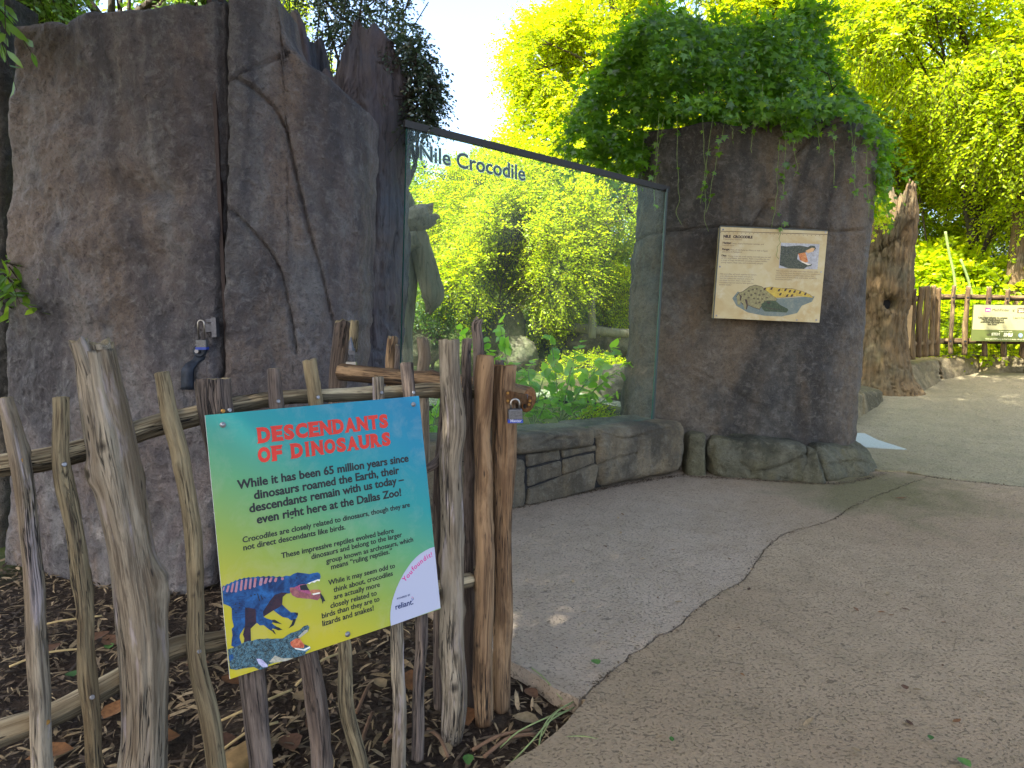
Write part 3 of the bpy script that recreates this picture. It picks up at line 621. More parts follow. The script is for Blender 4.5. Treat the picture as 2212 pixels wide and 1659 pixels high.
# ================================================================== LEFT ROCK DOOR AND WALL
door_plan = smooth_interp([(-3.4, 4.25), (-2.9, 4.0), (-2.2, 3.72), (-1.5, 3.62), (-1.0, 3.85), (-.6, 4.6), (0, 5.2)], .1)
d_ = thing('rock_door', 'large flat rock slab door with a padlock and steel pull at its right edge', 'rock door', W(240, 1280, 3.75))
cl = [((225, 372), (300, 395), (370, 412)), ]
rockpanel('door_panel', [(20, 40), (16, 650), (14, 1215)], [(486, 0), (484, 300), (477, 800), (463, 1278)],
    [(19, 46), (60, 38), (117, 34), (180, 24), (243, 20), (340, 12), (437, 3), (486, -6)], [(14, 1222), (60, 1232), (110, 1246), (160, 1262), (230, 1280), (320, 1284), (370, 1288), (385, 1272), (420, 1282), (463, 1268)],
    door_plan, ROCK, d_, bulges=[(330, 330, 140, 85, .09), (170, 520, 90, 60, .08), (330, 480, 110, 70, .08), (140, 150, 110, 130, -.05), (420, 700, 80, 300, .03), (330, 415, 60, 22, -.05), (150, 470, 40, 60, -.04), (190, 640, 160, 50, .05), (300, 900, 200, 150, .03)],
    cracks=[(((474, 0), (474, 420), (470, 800)), 5, .02)], seed=3, amp=.026)
c1 = [(493, 180), (545, 152), (575, 138), (622, 113)]; c2 = [(518, 174), (552, 196), (590, 232), (614, 275), (628, 340), (650, 430), (672, 520), (697, 610), (716, 700), (728, 780)]
c3 = [(491, 446), (520, 468), (552, 500), (590, 545), (612, 590), (626, 650), (634, 700), (640, 760)]
w_ = thing('rock_wall', 'tall carved rock wall with curved cracks right of the door gap', 'rock wall', W(640, 1150, 4.1))
rockpanel('wall_panel', [(491, -6), (489, 300), (484, 800), (478, 1250)], [(800, -60), (794, 232), (792, 330), (785, 500), (781, 640), (768, 820), (760, 1100)],
    [(491, -8), (596, -8), (604, 0), (611, 62), (627, 100), (660, 128), (705, 160), (748, 197), (787, 232)], [(478, 1262), (560, 1220), (640, 1185), (760, 1110)],
    door_plan, ROCK, w_, cracks=[(c1, 4.5, .035), (c2, 4.5, .035), (c3, 3.2, .03)], bulges=[(540, 420, 50, 400, .03), (700, 450, 50, 250, -.02)], seed=8, amp=.02, thick=.3)
j_ = thing('rock_jamb', 'dark rock edge left of the big rock door', 'rock')
rockpanel('jamb_panel', [(-70, -20), (-70, 1240)], [(22, -20), (20, 500), (12, 1215)], [(-70, -10), (22, -10)], [(-70, 1240), (14, 1220)], lambda x: 4.35+0*x, ROCK2, j_, seed=12)
# dark strips standing in for shade in the gap between door and wall
g2 = MB(); a, b = W(481, -20, 3.78), W(468, 1275, 3.78); g2.box((a+b)/2+[0, .18, 0], (1, 0, 0), (0, 1, 0), (0, 0, 1), .045, .05, abs(a[2]-b[2])/2+.02)
g2.obj('gap_shade', plain('gap_shade_black', (.02, .014, .012), .8), d_)
mb = MB(); mb.box(W(479, 400, 3.70), (1, 0, 0), (0, 1, 0), (0, 0, 1), .009, .04, 1.05); mb.obj('gap_shade_line', plain('gap_shade_brown', srgb(52, 40, 36), .7, .2), d_)  # thin dark strip, painted shade of the gap line
# hasp, padlock and pull on the rock door
def fpt(u, v, off=0): p = on_plan(u, v, door_plan); return p-np.array([0, off, 0])
mb = MB(); mb.box(fpt(462, 707, .045), (1, 0, 0), (0, 1, 0), (0, 0, 1), .022, .006, .022); mb.box(fpt(464, 692, .05), (1, 0, 0), (0, 1, 0), (0, 0, 1), .02, .01, .008); mb.box(fpt(474, 706, .05), (1, 0, 0), (0, 1, 0), (0, 0, 1), .012, .02, .05); mb.obj('hasp', METAL, d_)
def padlock(name, label, c, s, ex, nrm, shackle_h, text=None, group=None, open_=.0):
    ex, nrm = nrmz(np.asarray(ex, float)), nrmz(np.asarray(nrm, float)); up = np.array([0, 0, 1.]); c = np.asarray(c, float)
    t = thing(name, label, 'padlock', c-up*s*.5)
    P8 = [c+ex*s*a*.5+nrm*s*.28*b_+up*s*d*.42 for b_ in (1, -1) for a, d in ((-1, -1), (1, -1), (1, 1), (-1, 1))]
    rblock('lock_body', P8, plain('laminated_steel', (.12, .12, .12), .5, .6, .5, .35, 160, .0004), t, r=s*.06, res=s*.06, amp=.0, strat=0)
    lm = MB()
    for i in range(7): lm.box(c+up*s*(-.28+.1*i), ex, nrm, up, s*.507, s*.29, s*.012)
    lm.obj('lamination', METAL, t)
    bb = MB(); bb.box(c-up*s*.42, ex, nrm, up, s*.53, s*.31, s*.12); bb.obj('bumper', BLUEP, t)
    h = shackle_h; P = [c+ex*s*-.3+up*s*.4]+[c+up*(s*.4+h)+ex*s*.3*-math.cos(a)+up*s*.3*math.sin(a) for a in np.linspace(0, math.pi, 9)]+[c+ex*s*.3+up*s*(.4-open_)]
    sb = MB(); sb.tube(np.array(P), s*.075, 10); sb.obj('shackle', STEEL, t, True)
    return t, c, ex, nrm, up, s
padlock('padlock', 'small long-shackle padlock with blue base hanging on the rock door', fpt(453, 741, .09), .052, (1, 0, 0), (0, -1, 0), .085)
pl = thing('pull_handle', 'bent blue-grey steel pull bolted low on the rock door', 'door pull', fpt(425, 840, .05))
P = [fpt(440, 760, .02), fpt(436, 775, .03), fpt(424, 783, .05), fpt(419, 795, .07), fpt(418, 838, .07)]; P = catmull(np.c_[P, np.full(5, .02)], .02)[:, :3]
V = []; 
for p in P: V += [p+np.array([sx*.03, sy*.008, 0]) for sx, sy in ((-1, -1), (1, -1), (1, 1), (-1, 1))]
mk('handle_bar', V, gridF(len(P), 4, True).tolist()+[(3, 2, 1, 0), tuple(range(len(V)-4, len(V)))], IRON, pl)
mb = MB(); mb.disc(fpt(438, 757, .035), (0, -1, 0), .034, .012, 16); mb.obj('mounting_ear', IRON, pl, False)
mb = MB(); mb.disc(fpt(436, 757, .055), (0, -1, 0), .013, .008, 6); mb.obj('bolt', SCREW, pl)
# ================================================================== LEFT HOLLOW TRUNK PILLAR
def zt_left(c, s):
    # right horn (c>.2) and left horn (c<-.5), notch between
    zr = W(835, 92, 5.0)[2]; zl = W(655, 62, 5.0)[2]; zn = W(740, 192, 5.0)[2]
    x = c
    h = zn+(zr-zn)*math.exp(-((x-.52)/.42)**6)+(zl-zn)*math.exp(-((x+.82)/.27)**6)
    return h+.03*math.sin(x*23)
t = thing('trunk_pillar', 'broken hollow tree trunk pillar between rock wall and glass', 'tree stump', W(830, 1180, 4.9))
column('trunk', [(-60, 628, 872), (120, 630, 884), (250, 632, 886), (450, 640, 881), (700, 640, 872), (960, 640, 868), (1190, 636, 872)], 5.05, .40, STUMP, t, zt_left, -.1, p=2.0, res=.016, amp=.03, groove=.05, seed=4, hollow=.5)
# ================================================================== RIGHT PILLAR
PC = 6.62
def zt_pil(c, s): return W(1650, 258, 6.1)[2]+.03*math.sin(c*4)-.10*max(0, -c-.6)+.02*math.sin(c*17+s*9)
t_pil = thing('rock_pillar', 'wide brown rock pillar carrying the tan crocodile panel', 'rock pillar', G(1640, 1040))
cr = [([(1372, 520), (1400, 506), (1432, 500), (1500, 494), (1560, 489), (1700, 492), (1800, 500), (1868, 497)], 2.6, .035),
      ([(1840, 262), (1770, 275), (1745, 310), (1700, 360), (1672, 420), (1625, 487)], 3, .035), ([(1500, 500), (1440, 506)], 2, .02),
      ([(1640, 880), (1560, 830), (1500, 800)], 3, .012), ([(1600, 600), (1560, 780), (1480, 860)], 5, .010)]
column('pillar_rock', [(250, 1392, 1872), (330, 1384, 1876), (420, 1378, 1872), (500, 1374, 1868), (600, 1368, 1860), (700, 1360, 1850), (800, 1352, 1840), (900, 1344, 1834), (960, 1340, 1832), (1040, 1335, 1830)], PC, .52, ROCK2, t_pil, zt_pil, -.05, p=2.7, res=.014, amp=.028, cracks=cr, seed=6, hollow=.12)
# ================================================================== STONE WALL UNDER THE GLASS
WA, WB_ = G(1109, 1097), G(1400, 1040); wd = (WB_-WA); wd[2] = 0; wd /= np.linalg.norm(wd); wn = np.array([-wd[1], wd[0], 0])
def onwall(u, v, off=0):
    d = ray(u, v); o = np.array([0, 0, CH])-(WA+wn*off); t_ = -(o@wn)/(d@wn); return np.array([0, 0, CH])+d*t_
def wblock(name, parent, q, mat, depth=.42, off=0, **k):       # q: BL,BR,TR,TL pixels on the wall face
    f = [onwall(*p, off) for p in q]; b = [p+wn*depth for p in f]; return rblock(name, f+b, mat, parent, **k)
sw = thing('stone_wall', 'low grey stone wall with thick coping under the long glass', 'stone wall', onwall(1290, 1060))
K = dict(amp=.018, res=.014)
wblock('coping_stone', sw, [(1118, 984), (1289, 966), (1291, 928), (1120, 940)], STONE, .46, -.035, r=.05, strat=.03, seed=2, **K)
wblock('coping_stone', sw, [(900, 1010), (1114, 985), (1116, 941), (905, 958)], STONE, .46, -.03, r=.05, strat=.03, seed=5, **K)
wblock('stone', sw, [(1139, 1010), (1213, 993), (1213, 971), (1139, 982)], STONE, .3, 0, r=.014, seed=3, **K)
wblock('stone', sw, [(1217, 990), (1289, 974), (1289, 962), (1217, 973)], STONE, .3, -.005, r=.012, seed=4, **K)
wblock('stone', sw, [(1141, 1053), (1214, 1028), (1213, 996), (1140, 1013)], STONE, .3, .004, r=.016, seed=6, **K)
wblock('stone', sw, [(1218, 1026), (1289, 1002), (1289, 978), (1217, 994)], STONE, .3, -.004, r=.016, seed=7, **K)
wblock('stone', sw, [(1139, 1094), (1289, 1058), (1289, 1003), (1141, 1057)], STONE, .3, -.006, r=.02, seed=8, **K)
wblock('stone', sw, [(1098, 1102), (1135, 1095), (1135, 995), (1098, 986)], STONE, .3, -.002, r=.02, seed=9, **K)
wblock('stone', sw, [(1000, 1126), (1094, 1104), (1094, 990), (1000, 1000)], STONE, .3, .0, r=.02, seed=10, **K)
wblock('stone', sw, [(890, 1150), (996, 1127), (996, 1001), (890, 1012)], STONE, .3, .0, r=.02, seed=11, **K)
wblock('stone', sw, [(1295, 1056), (1480, 1022), (1484, 912), (1294, 930)], STONE, .62, -.03, r=.085, seed=12, amp=.016, res=.014, strat=.006, label='big rounded end stone of the wall',
    cracks=[([(1294, 1003), (1340, 990), (1375, 980)], 2, .03), ([(1376, 946), (1420, 936), (1470, 918)], 2, .02), ([(1330, 950), (1380, 944)], 2, .015), ([(1300, 935), (1350, 950), (1440, 925)], 1.6, .02)])
wblock('mortar_core', sw, [(892, 1145), (1300, 1052), (1300, 945), (896, 975)], MORTAR, .3, .02, r=.01, amp=0, res=.06)
# stones round the pillar foot
def fblock(name, parent, q, Y, mat, depth, **k):
    f = [W(u, v, Y) if v < 1000 else G(u, v) for u, v in q]; f = [np.array([p[0], Y if not isinstance(Y, tuple) else Y[i], p[2]]) for i, p in enumerate(f)]
    b = [p+np.array([0, depth, 0]) for p in f]; return rblock(name, f+b, mat, parent, **k)
def gblock(name, parent, bot, top, mat, depth, lean=.05, dirv=(0, 1, 0), **k):  # bottom pixels on the ground, top pixels at a slightly greater depth
    b0, b1 = G(*bot[0]), G(*bot[1]); t1, t0 = W(*top[1], b1[1]+lean), W(*top[0], b0[1]+lean); f = [b0-[0, 0, .03], b1-[0, 0, .03], t1, t0]
    return rblock(name, f+[p+np.array(dirv)*depth for p in f], mat, parent, **k)
fs = thing('foot_stones', 'row of rounded mossy stones round the foot of the rock pillar', 'stones', G(1640, 1042))
gblock('stone', fs, [(1484, 1026), (1527, 1028)], [(1488, 936), (1528, 936)], STONE2, .4, r=.05, seed=21, **K)
gblock('stone', fs, [(1533, 1030), (1742, 1044)], [(1536, 942), (1748, 962)], STONE2, .5, lean=.12, r=.07, seed=22, amp=.04, strat=.008, res=.016, cracks=[([(1622, 1024), (1690, 1006), (1745, 980)], 2.2, .03), ([(1600, 1000), (1628, 1022)], 2, .02)])
gblock('stone', fs, [(1722, 1042), (1792, 1046)], [(1746, 966), (1766, 972)], STONE2, .4, lean=.1, r=.06, seed=23, amp=.02, res=.016)
gblock('stone', fs, [(1785, 1046), (1902, 1026)], [(1770, 968), (1872, 972)], STONE2, .42, lean=.14, r=.13, seed=24, amp=.035, strat=.008, res=.016, cracks=[([(1790, 1003), (1850, 995), (1897, 1006)], 1.6, .02)])
gblock('stone', fs, [(1840, 1030), (1916, 1018)], [(1832, 950), (1880, 968)], STONE2, .55, lean=.35, r=.14, seed=25, amp=.035, strat=.008, res=.018)
# ================================================================== GLASS
def glassmat():
    n = NB('green_glass'); n.t.nodes.remove(n.b); v = n.coord()
    tr = n.n('ShaderNodeBsdfTransparent'); tr.inputs[0].default_value = (.93, .985, .96, 1); gl = n.n('ShaderNodeBsdfGlossy'); gl.inputs['Roughness'].default_value = .02
    df = n.n('ShaderNodeBsdfDiffuse'); df.inputs[0].default_value = (.55, .75, .68, 1); fr = n.n('ShaderNodeLayerWeight'); fr.inputs[0].default_value = .5
    a = n.n('ShaderNodeMixShader'); n.l(n.math('ADD', n.math('MULTIPLY', n.math('POWER', fr.outputs[1], 5), .35), .012), a.inputs[0]); n.l(tr.outputs[0], a.inputs[1]); n.l(gl.outputs[0], a.inputs[2])
    dirt = n.ramp(n.noise(v, 2.5, 5, .6, .5), [(.35, .004), (.75, .03)]); b = n.n('ShaderNodeMixShader'); n.l(dirt, b.inputs[0]); n.l(a.outputs[0], b.inputs[1]); n.l(df.outputs[0], b.inputs[2])
    n.l(b.outputs[0], n.o.inputs[0]); return n.m
GLASS = glassmat(); GEDGE = plain('green_glass_edge', (.03, .12, .10), .2, 0, .6)
def glasspanel(label, q, th, name='glass_panel'):   # q: BL,BR,TR,TL world points
    q = [np.asarray(p, float) for p in q]; d = q[1]-q[0]; n_ = nrmz(np.array([-d[1], d[0], 0])); t = thing(name, label, 'glass panel', (q[0]+q[1])/2)
    V = q+[p+n_*th for p in q]; mk('pane', V, [(0, 1, 2, 3), (5, 4, 7, 6)], GLASS, t, False); 
    V = [p-0 for p in V]; mk('glass_edge', V, [(0, 4, 5, 1), (1, 5, 6, 2), (0, 3, 7, 4), (2, 6, 7, 3)], GEDGE, t, False); return t, n_
gl_q = [W(862, 975, 4.6), W(1410, 905, 6.0), W(1442, 408, 6.0), W(880, 268, 4.6)]
GT, gn = glasspanel('long green-tinted viewing window lettered over the crocodile exhibit', gl_q, .02)
mb = MB(); a, b = gl_q[3]+np.array([0, 0, .0]), gl_q[2]+np.array([0, 0, .0]); c = (a+b)/2; e = b-a; Lr = np.linalg.norm(e); e /= Lr; up = np.array([0, 0, 1.]); up = nrmz(up-e*(up@e)); nx_ = np.cross(e, up)
mb.box(c+gn*.01, e, nx_, up, Lr/2+.02, .018, .022); ro = mb.obj('top_rail', FRAMEM, GT)
mb = MB(); a, b = W(1411, 905, 5.97), W(1441, 408, 5.97); c = (a+b)/2; mb.box(c, (1, 0, 0), (0, 1, 0), nrmz(b-a), .006, .014, np.linalg.norm(b-a)/2); mb.obj('side_seal', plain('dark_seal', (.03, .05, .05), .5), GT)
q2 = [W(1822, 838, 7.4), W(1848, 828, 9.2), W(1866, 480, 9.2), W(1842, 420, 7.4)]
glasspanel('narrow green glass strip between rock pillar and warm dead trunk', q2, .02)
lw = thing('stone_ledge', 'low pale stone ledge beneath the narrow glass strip', 'stone wall', G(1860, 900))
gblock('stone', lw, [(1826, 925), (1868, 897)], [(1826, 850), (1864, 850)], LEDGE, .4, lean=.12, r=.06, seed=31, dirv=(-.3, .9, .05), **K)
gblock('stone', lw, [(1868, 897), (1912, 868)], [(1866, 848), (1908, 842)], LEDGE, .4, lean=.12, r=.06, seed=32, dirv=(-.3, .9, .05), **K)
# ================================================================== WARM DEAD TRUNK, RIGHT
SY = 9.6
def zt_r(c, s):
    za, zb2 = W(1885, 476, SY)[2], W(1948, 404, SY)[2]
    x = c; h = za+(zb2-za)*(1/(1+math.exp(-(x-.08)*16))); h -= max(0, x-.45)*.55*(zb2-za); return h+.05*math.sin(x*31+s*11)+.03*math.sin(x*57)
st2 = thing('dead_tree', 'tall warm brown dead tree trunk with a knot hole by the path', 'tree stump', G(1905, 862))
column('trunk', [(400, 1868, 1976), (440, 1866, 1976), (480, 1863, 1980), (530, 1860, 1968), (600, 1857, 1962), (700, 1852, 1958), (780, 1848, 1956), (820, 1844, 1966), (850, 1838, 1992), (880, 1832, 2014)], SY, .36, STUMP2, st2, zt_r, .0, p=2.0, res=.018, amp=.035, groove=.06, seed=9, hollow=.35,
    cracks=[([(1975, 478), (1950, 510), (1900, 540)], 3, .05)], bulges=[(1922, 655, 22, 60, .05), (1923, 657, 11, 11, -.30)])
mb = MB(); p = W(1923, 657, SY-.37); mb.disc(p+np.array([0, .14, 0]), (.1, -1, 0), .075, .02, 18); mb.obj('hole_shade_disc', plain('hole_shade_black', (.006, .005, .004), 1), st2)  # black disc paints the darkness inside the carved hole
# ================================================================== flat print helpers
class Frame:
    def __init__(s, O, ex, ey): s.O = np.asarray(O, float); s.ex = nrmz(np.asarray(ex, float)); s.n = nrmz(np.cross(s.ex, np.asarray(ey, float))); s.ey = np.cross(s.n, s.ex); s.n = s.n if s.n @ s.O < 0 else s.n
    def p2(s, u, v):
        d = ray(u, v); c = np.array([0, 0, CH]); t = ((s.O-c)@s.n)/(d@s.n); p = c+d*t-s.O; return np.array([p@s.ex, p@s.ey])
    def at(s, xy, off=0): xy = np.asarray(xy, float).reshape(-1, 2); return s.O+xy[:, :1]*s.ex+xy[:, 1:]*s.ey+s.n*off
def pose(q):     # the plane on which a traced parallelogram sign lies: BL corner direction and edge vectors, up to distance
    A = []
    for (s_, t_), (u, v) in zip([(0, 1), (1, 1), (1, 0), (0, 0)], q):
        x = (u-CX)/FPX; y = (CY-v)/FPX; A.append([s_, t_, 1, 0, 0, 0, -x*s_, -x*t_, -x]); A.append([0, 0, 0, s_, t_, 1, -y*s_, -y*t_, -y])
    H = np.linalg.svd(np.array(A))[2][-1].reshape(3, 3); H = H if H[2, 2] > 0 else -H; H = H/H[2, 2]
    R = lambda a: np.array([a[0], CT*a[2]+ST*a[1], -ST*a[2]+CT*a[1]]); return R(H[:, 0]), R(H[:, 1]), R(H[:, 2])
_gc = {}
def glyph(s, off=0, shear=0):
    if (s, off, shear) in _gc: return _gc[(s, off, shear)]
    cu = bpy.data.curves.new('txt', 'FONT'); cu.body = s; cu.offset = off; cu.shear = shear; cu.size = 1; cu.resolution_u = 3; o = bpy.data.objects.new('txt', cu); COL.objects.link(o)
    bpy.context.view_layer.update(); me = bpy.data.meshes.new_from_object(o.evaluated_get(bpy.context.evaluated_depsgraph_get()))
    V = np.zeros(len(me.vertices)*3); me.vertices.foreach_get('co', V); F = [tuple(p.vertices) for p in me.polygons]
    bpy.data.objects.remove(o); bpy.data.curves.remove(cu); bpy.data.meshes.remove(me); _gc[(s, off, shear)] = (V.reshape(-1, 3)[:, :2], F); return _gc[(s, off, shear)]
def text(fr, s, p0, p1, mat, parent, off=.0006, bold=0.0, vs=1.0, name='text_line', shear=0, cap=None):
    """baseline from pixel p0 to pixel p1; the width fits exactly; cap = pixel of the cap-height point above p0"""
    a, b = fr.p2(*p0), fr.p2(*p1); V, F = glyph(s, bold, shear); x0, x1 = V[:, 0].min(), V[:, 0].max(); k = np.linalg.norm(b-a)/(x1-x0); e = (b-a)/np.linalg.norm(b-a); f = np.array([-e[1], e[0]])
    ky = k*vs if cap is None else np.linalg.norm(fr.p2(*cap)-a)/glyph('N')[0][:, 1].max()
    P = a+(V[:, :1]-x0)*k*e+V[:, 1:]*ky*f; Q = fr.at(P, off)
    if bold >= .01:      # heavier strokes: a second layer shifted by a fraction of a stroke
        m_ = len(Q); F = list(F); F0 = list(F)
        for i_, (dx_, dy_) in enumerate(((.035, .0), (.018, .022))): Q = np.vstack([Q, fr.at(P+dx_*k*e+dy_*k*f, off+.00008*(i_+1))]); F += [tuple(x_+m_*(i_+1) for x_ in g_2) for g_2 in F0]
    return mk(name, Q, F, mat, parent, False)
def shape(fr, px, mat, parent, name, off=.0006, order=None, holes=()):
    P = [fr.p2(*p) for p in px]; V = fr.at(P, off); tri = tessellate_polygon([[Vector((*p, 0)) for p in P]]); return mk(name, V, [tuple(t_) for t_ in tri], mat, parent, False)
def printmat(name, c1, c2, c3, sc_=60, rough=.45, lo=.35, hi=.65):
    n = NB(name); v = n.coord(); a = n.noise(v, sc_, 5, .65, .4); b = n.noise(v, sc_*3.5, 4, .7)
    return n.done(n.mix(n.ramp(b, [(.5, 0), (.7, .8)]), n.mix(n.ramp(a, [(lo, 0), (hi, 1)]), c1, c2), c3), rough, None, .3)
# ================================================================== TEAL SIGN AND ITS PLANE
Q1 = [(443, 897), (905, 855), (952, 1315), (497, 1467)]
hx, hy, h0 = pose(Q1); nS = nrmz(np.cross(hx, hy)); base10 = G(977, 1600)
dS = (base10-np.array([0, 0, CH])+nS*-.0)@nS/(h0@nS); dS *= .985
sO = np.array([0, 0, CH])+h0*dS; SX, SY_ = hx*dS, hy*dS
FR = Frame(sO, SX, SY_)
if FR.n[1] > 0: FR.n = -FR.n
t_sign = thing('sign_board', 'teal and yellow dinosaur sign screwed to the wooden fence', 'sign', sO+SX*.5)
th = .004; V = [sO, sO+SX, sO+SX+SY_, sO+SY_]; V = V+[p-FR.n*th for p in V]
def signgrad():
    n = NB('sign_gradient'); uv = n.n('ShaderNodeAttribute', attribute_name='st').outputs['Vector']; sp = n.n('ShaderNodeSeparateXYZ'); n.l(uv, sp.inputs[0])
    g = n.math('ADD', n.math('MULTIPLY', sp.outputs[1], .64), n.math('MULTIPLY', sp.outputs[0], .40))
    c = n.ramp(g, [(.0, srgb(186, 170, 30)), (.2, srgb(180, 168, 36)), (.36, srgb(134, 156, 64)), (.52, srgb(88, 150, 100)), (.68, srgb(26, 136, 132)), (.86, srgb(0, 122, 146)), (1, srgb(0, 112, 146))])
    v = n.coord(); c = n.mix(n.ramp(n.noise(v, 9, 6, .7, .5), [(.5, 0), (.8, .22)]), c, (.45, .42, .34)); c = n.mix(n.ramp(n.noise(v, 140, 3, .6), [(.70, 0), (.76, .5)]), c, (.12, .10, .07))
    return n.done(c, n.ramp(n.noise(v, 6, 5, .6), [(.3, .3), (.7, .5)]), None, .4)
gn_ = 12; s_, q_ = np.meshgrid(np.linspace(0, 1, gn_), np.linspace(0, 1, gn_)); PV = sO+s_[..., None]*SX+q_[..., None]*SY_
mk('board_face', PV, gridF(gn_, gn_), signgrad(), t_sign, False, {'st': np.stack([s_, q_, 0*s_], -1).reshape(-1, 3)})
V = [p-FR.n*.0003 for p in V[:4]]+V[4:]
mk('board_core', V, [(0, 1, 2, 3), (7, 6, 5, 4), (0, 4, 5, 1), (1, 5, 6, 2), (2, 6, 7, 3), (3, 7, 4, 0)], plain('sign_edge', (.6, .62, .62), .5), t_sign, False)
c2_ = lambda x, y: (403.2+.3992*x, 835.2+.3992*y)
for s, a, b in [("While it has been 65 million years since", (275, 555), (1200, 405)), ("dinosaurs roamed the Earth, their", (365, 610), (1150, 470)), ("descendants remain with us today –", (340, 682), (1175, 520)), ("even right here at the Dallas Zoo!", (380, 742), (1160, 590))]:
    text(FR, s, c2_(*a), c2_(*b), BLACKT, t_sign, bold=.018)
for s, a, b in [("Crocodiles are closely related to dinosaurs, though they are", (303, 845), (1207, 650)), ("not direct descendants like birds.", (307, 887), (858, 772)), ("These impressive reptiles evolved before", (513, 930), (1120, 790)),
        ("dinosaurs and belong to the larger", (675, 935), (1165, 812)), ("group known as archosaurs, which", (755, 958), (1225, 838)), ("means “ruling reptiles.”", (782, 990), (1112, 900)), ("While it may seem odd to", (767, 1075), (1127, 980)),
        ("think about, crocodiles", (795, 1113), (1115, 1022)), ("are actually more", (797, 1152), (1045, 1082)), ("closely related to", (778, 1200), (1028, 1128)), ("birds than they are to", (732, 1255), (1043, 1160)), ("lizards and snakes!", (735, 1297), (1012, 1210))]:
    text(FR, s, c2_(*a), c2_(*b), BLACKT, t_sign, bold=.01)
SER = {'D': 'ab', 'E': 'abcd', 'N': 'abcd', 'A': 'bd', 'T': 'AB', 'F': 'abc', 'I': 'AB', 'U': 'ac', 'R': 'abd', 'S': '', 'C': '', 'O': '', ' ': ''}
ADV = {' ': .42, 'I': .42}
def title(s, p0, p1, cap):
    a, b = FR.p2(*p0), FR.p2(*p1); H = np.linalg.norm(FR.p2(*cap)-a); e = (b-a)/np.linalg.norm(b-a); f = np.array([-e[1], e[0]]); wd_ = {c: ({'I': .34, ' ': .34, 'E': .56, 'F': .54, 'T': .6, 'S': .56}.get(c, .66)) for c in set(s)}
    tot = sum(wd_[c] for c in s)+.07*(len(s)-1); k = np.linalg.norm(b-a)/tot; x = 0; mb = MB(); rd = MB()
    for c in s:
        if c != ' ':
            V, F = glyph(c, .062); lo, hi = V.min(0), V.max(0); q = (V-lo)/(hi-lo); 
            if c == 'I': q = np.array([[.22, 0], [.78, 0], [.78, 1], [.22, 1]]); F = [(0, 1, 2, 3)]
            P = a+((x+q[:, :1]*wd_[c])*k)*e+q[:, 1:]*H*f; rd.add(FR.at(P, .0009), F)
            for cc in SER[c]:
                sx = {'a': .09, 'b': .09, 'c': .91, 'd': .91, 'A': .5, 'B': .5}[cc]; sy = {'a': 1, 'b': 0, 'c': 1, 'd': 0, 'A': 1, 'B': 0}[cc]; hw = .17 if cc in 'abcd' else .22
                sg = -1 if sy else 1; qq = np.array([[sx-hw/wd_[c]*.66, sy], [sx+hw/wd_[c]*.66, sy], [sx+.05/wd_[c], sy+sg*.16], [sx-.05/wd_[c], sy+sg*.16]])
                P = a+((x+qq[:, :1]*wd_[c])*k)*e+qq[:, 1:]*H*f; rd.add(FR.at(P, .0011+.0001*ord(cc)/100), [(0, 1, 2, 3)])
        x += wd_[c]+.07
    return rd.obj('title_text', REDT, t_sign)
title("DESCENDANTS", c2_(387, 308), c2_(1092, 222), c2_(381, 222)); title("OF DINOSAURS", c2_(388, 415), c2_(1105, 318), c2_(384, 330))
cd = lambda x, y: (449.3+.15974*x, 1209.6+.15974*y)
dm1 = printmat('print_dino_blue', srgb(14, 40, 80), srgb(36, 96, 152), srgb(20, 44, 80), 26); dm2 = printmat('print_dino_brown', srgb(26, 24, 40), srgb(62, 38, 48), srgb(40, 36, 60), 50)
dm3 = printmat('print_sail_pink', srgb(176, 110, 112), srgb(150, 130, 150), srgb(190, 96, 80), 60); dm4 = printmat('print_mouth', srgb(150, 72, 110), srgb(180, 96, 120), srgb(70, 34, 50), 60); dm5 = plain('print_black', (.008, .012, .02), .45); dm6 = plain('print_ivory', srgb(230, 226, 210), .45)
dm7 = printmat('print_jaw', srgb(128, 66, 72), srgb(160, 100, 96), srgb(90, 60, 90), 50)
S = lambda pts, m, nme, off: shape(FR, [cd(*p) for p in pts], m, t_sign, nme, off)
body = [(190, 372), (205, 343), (225, 352), (258, 322), (278, 330), (317, 296), (335, 304), (370, 270), (392, 280), (430, 250), (450, 262), (488, 238), (510, 248), (548, 230), (572, 242), (610, 228), (634, 238), (672, 220), (710, 232), (750, 216), (782, 232), (822, 213), (848, 228), (880, 215), (920, 236), (965, 218), (1000, 232), (1050, 212), (1110, 218), (1150, 190), (1210, 168), (1300, 180), (1370, 190), (1420, 178), (1480, 168), (1512, 185), (1522, 225), (1512, 262), (1470, 268), (1430, 290), (1380, 308), (1330, 325), (1270, 330), (1180, 370), (1105, 380), (1112, 450), (1060, 455), (1010, 500), (1000, 600), (1050, 650), (1120, 710), (1190, 708), (1215, 745), (1195, 790), (1130, 820), (1080, 785), (1010, 772), (950, 732), (885, 680), (830, 715), (750, 768), (790, 790), (860, 812), (900, 820), (860, 855), (900, 885), (935, 905), (905, 935), (870, 925), (860, 960), (820, 935), (750, 880), (700, 885), (660, 850), (600, 905), (575, 930), (580, 1095), (485, 1115), (490, 1060), (472, 1010), (500, 900), (480, 930), (430, 1010), (425, 1050), (452, 1130), (420, 1160), (360, 1180), (315, 1160), (320, 1080), (330, 1020), (320, 930), (350, 900), (325, 800), (320, 660), (300, 630), (205, 590)]
S(body, dm1, 'dinosaur_print', .0008)
S([(830, 560), (900, 470), (1000, 440), (1100, 445), (1060, 455), (1010, 500), (1000, 600), (960, 640), (885, 680), (830, 715), (750, 768), (740, 700)], dm2, 'dinosaur_belly', .0011)
S([(500, 640), (640, 660), (650, 850), (600, 905), (575, 930), (580, 1095), (485, 1115), (490, 1060), (472, 1010), (500, 880)], dm2, 'dinosaur_far_leg', .0011)
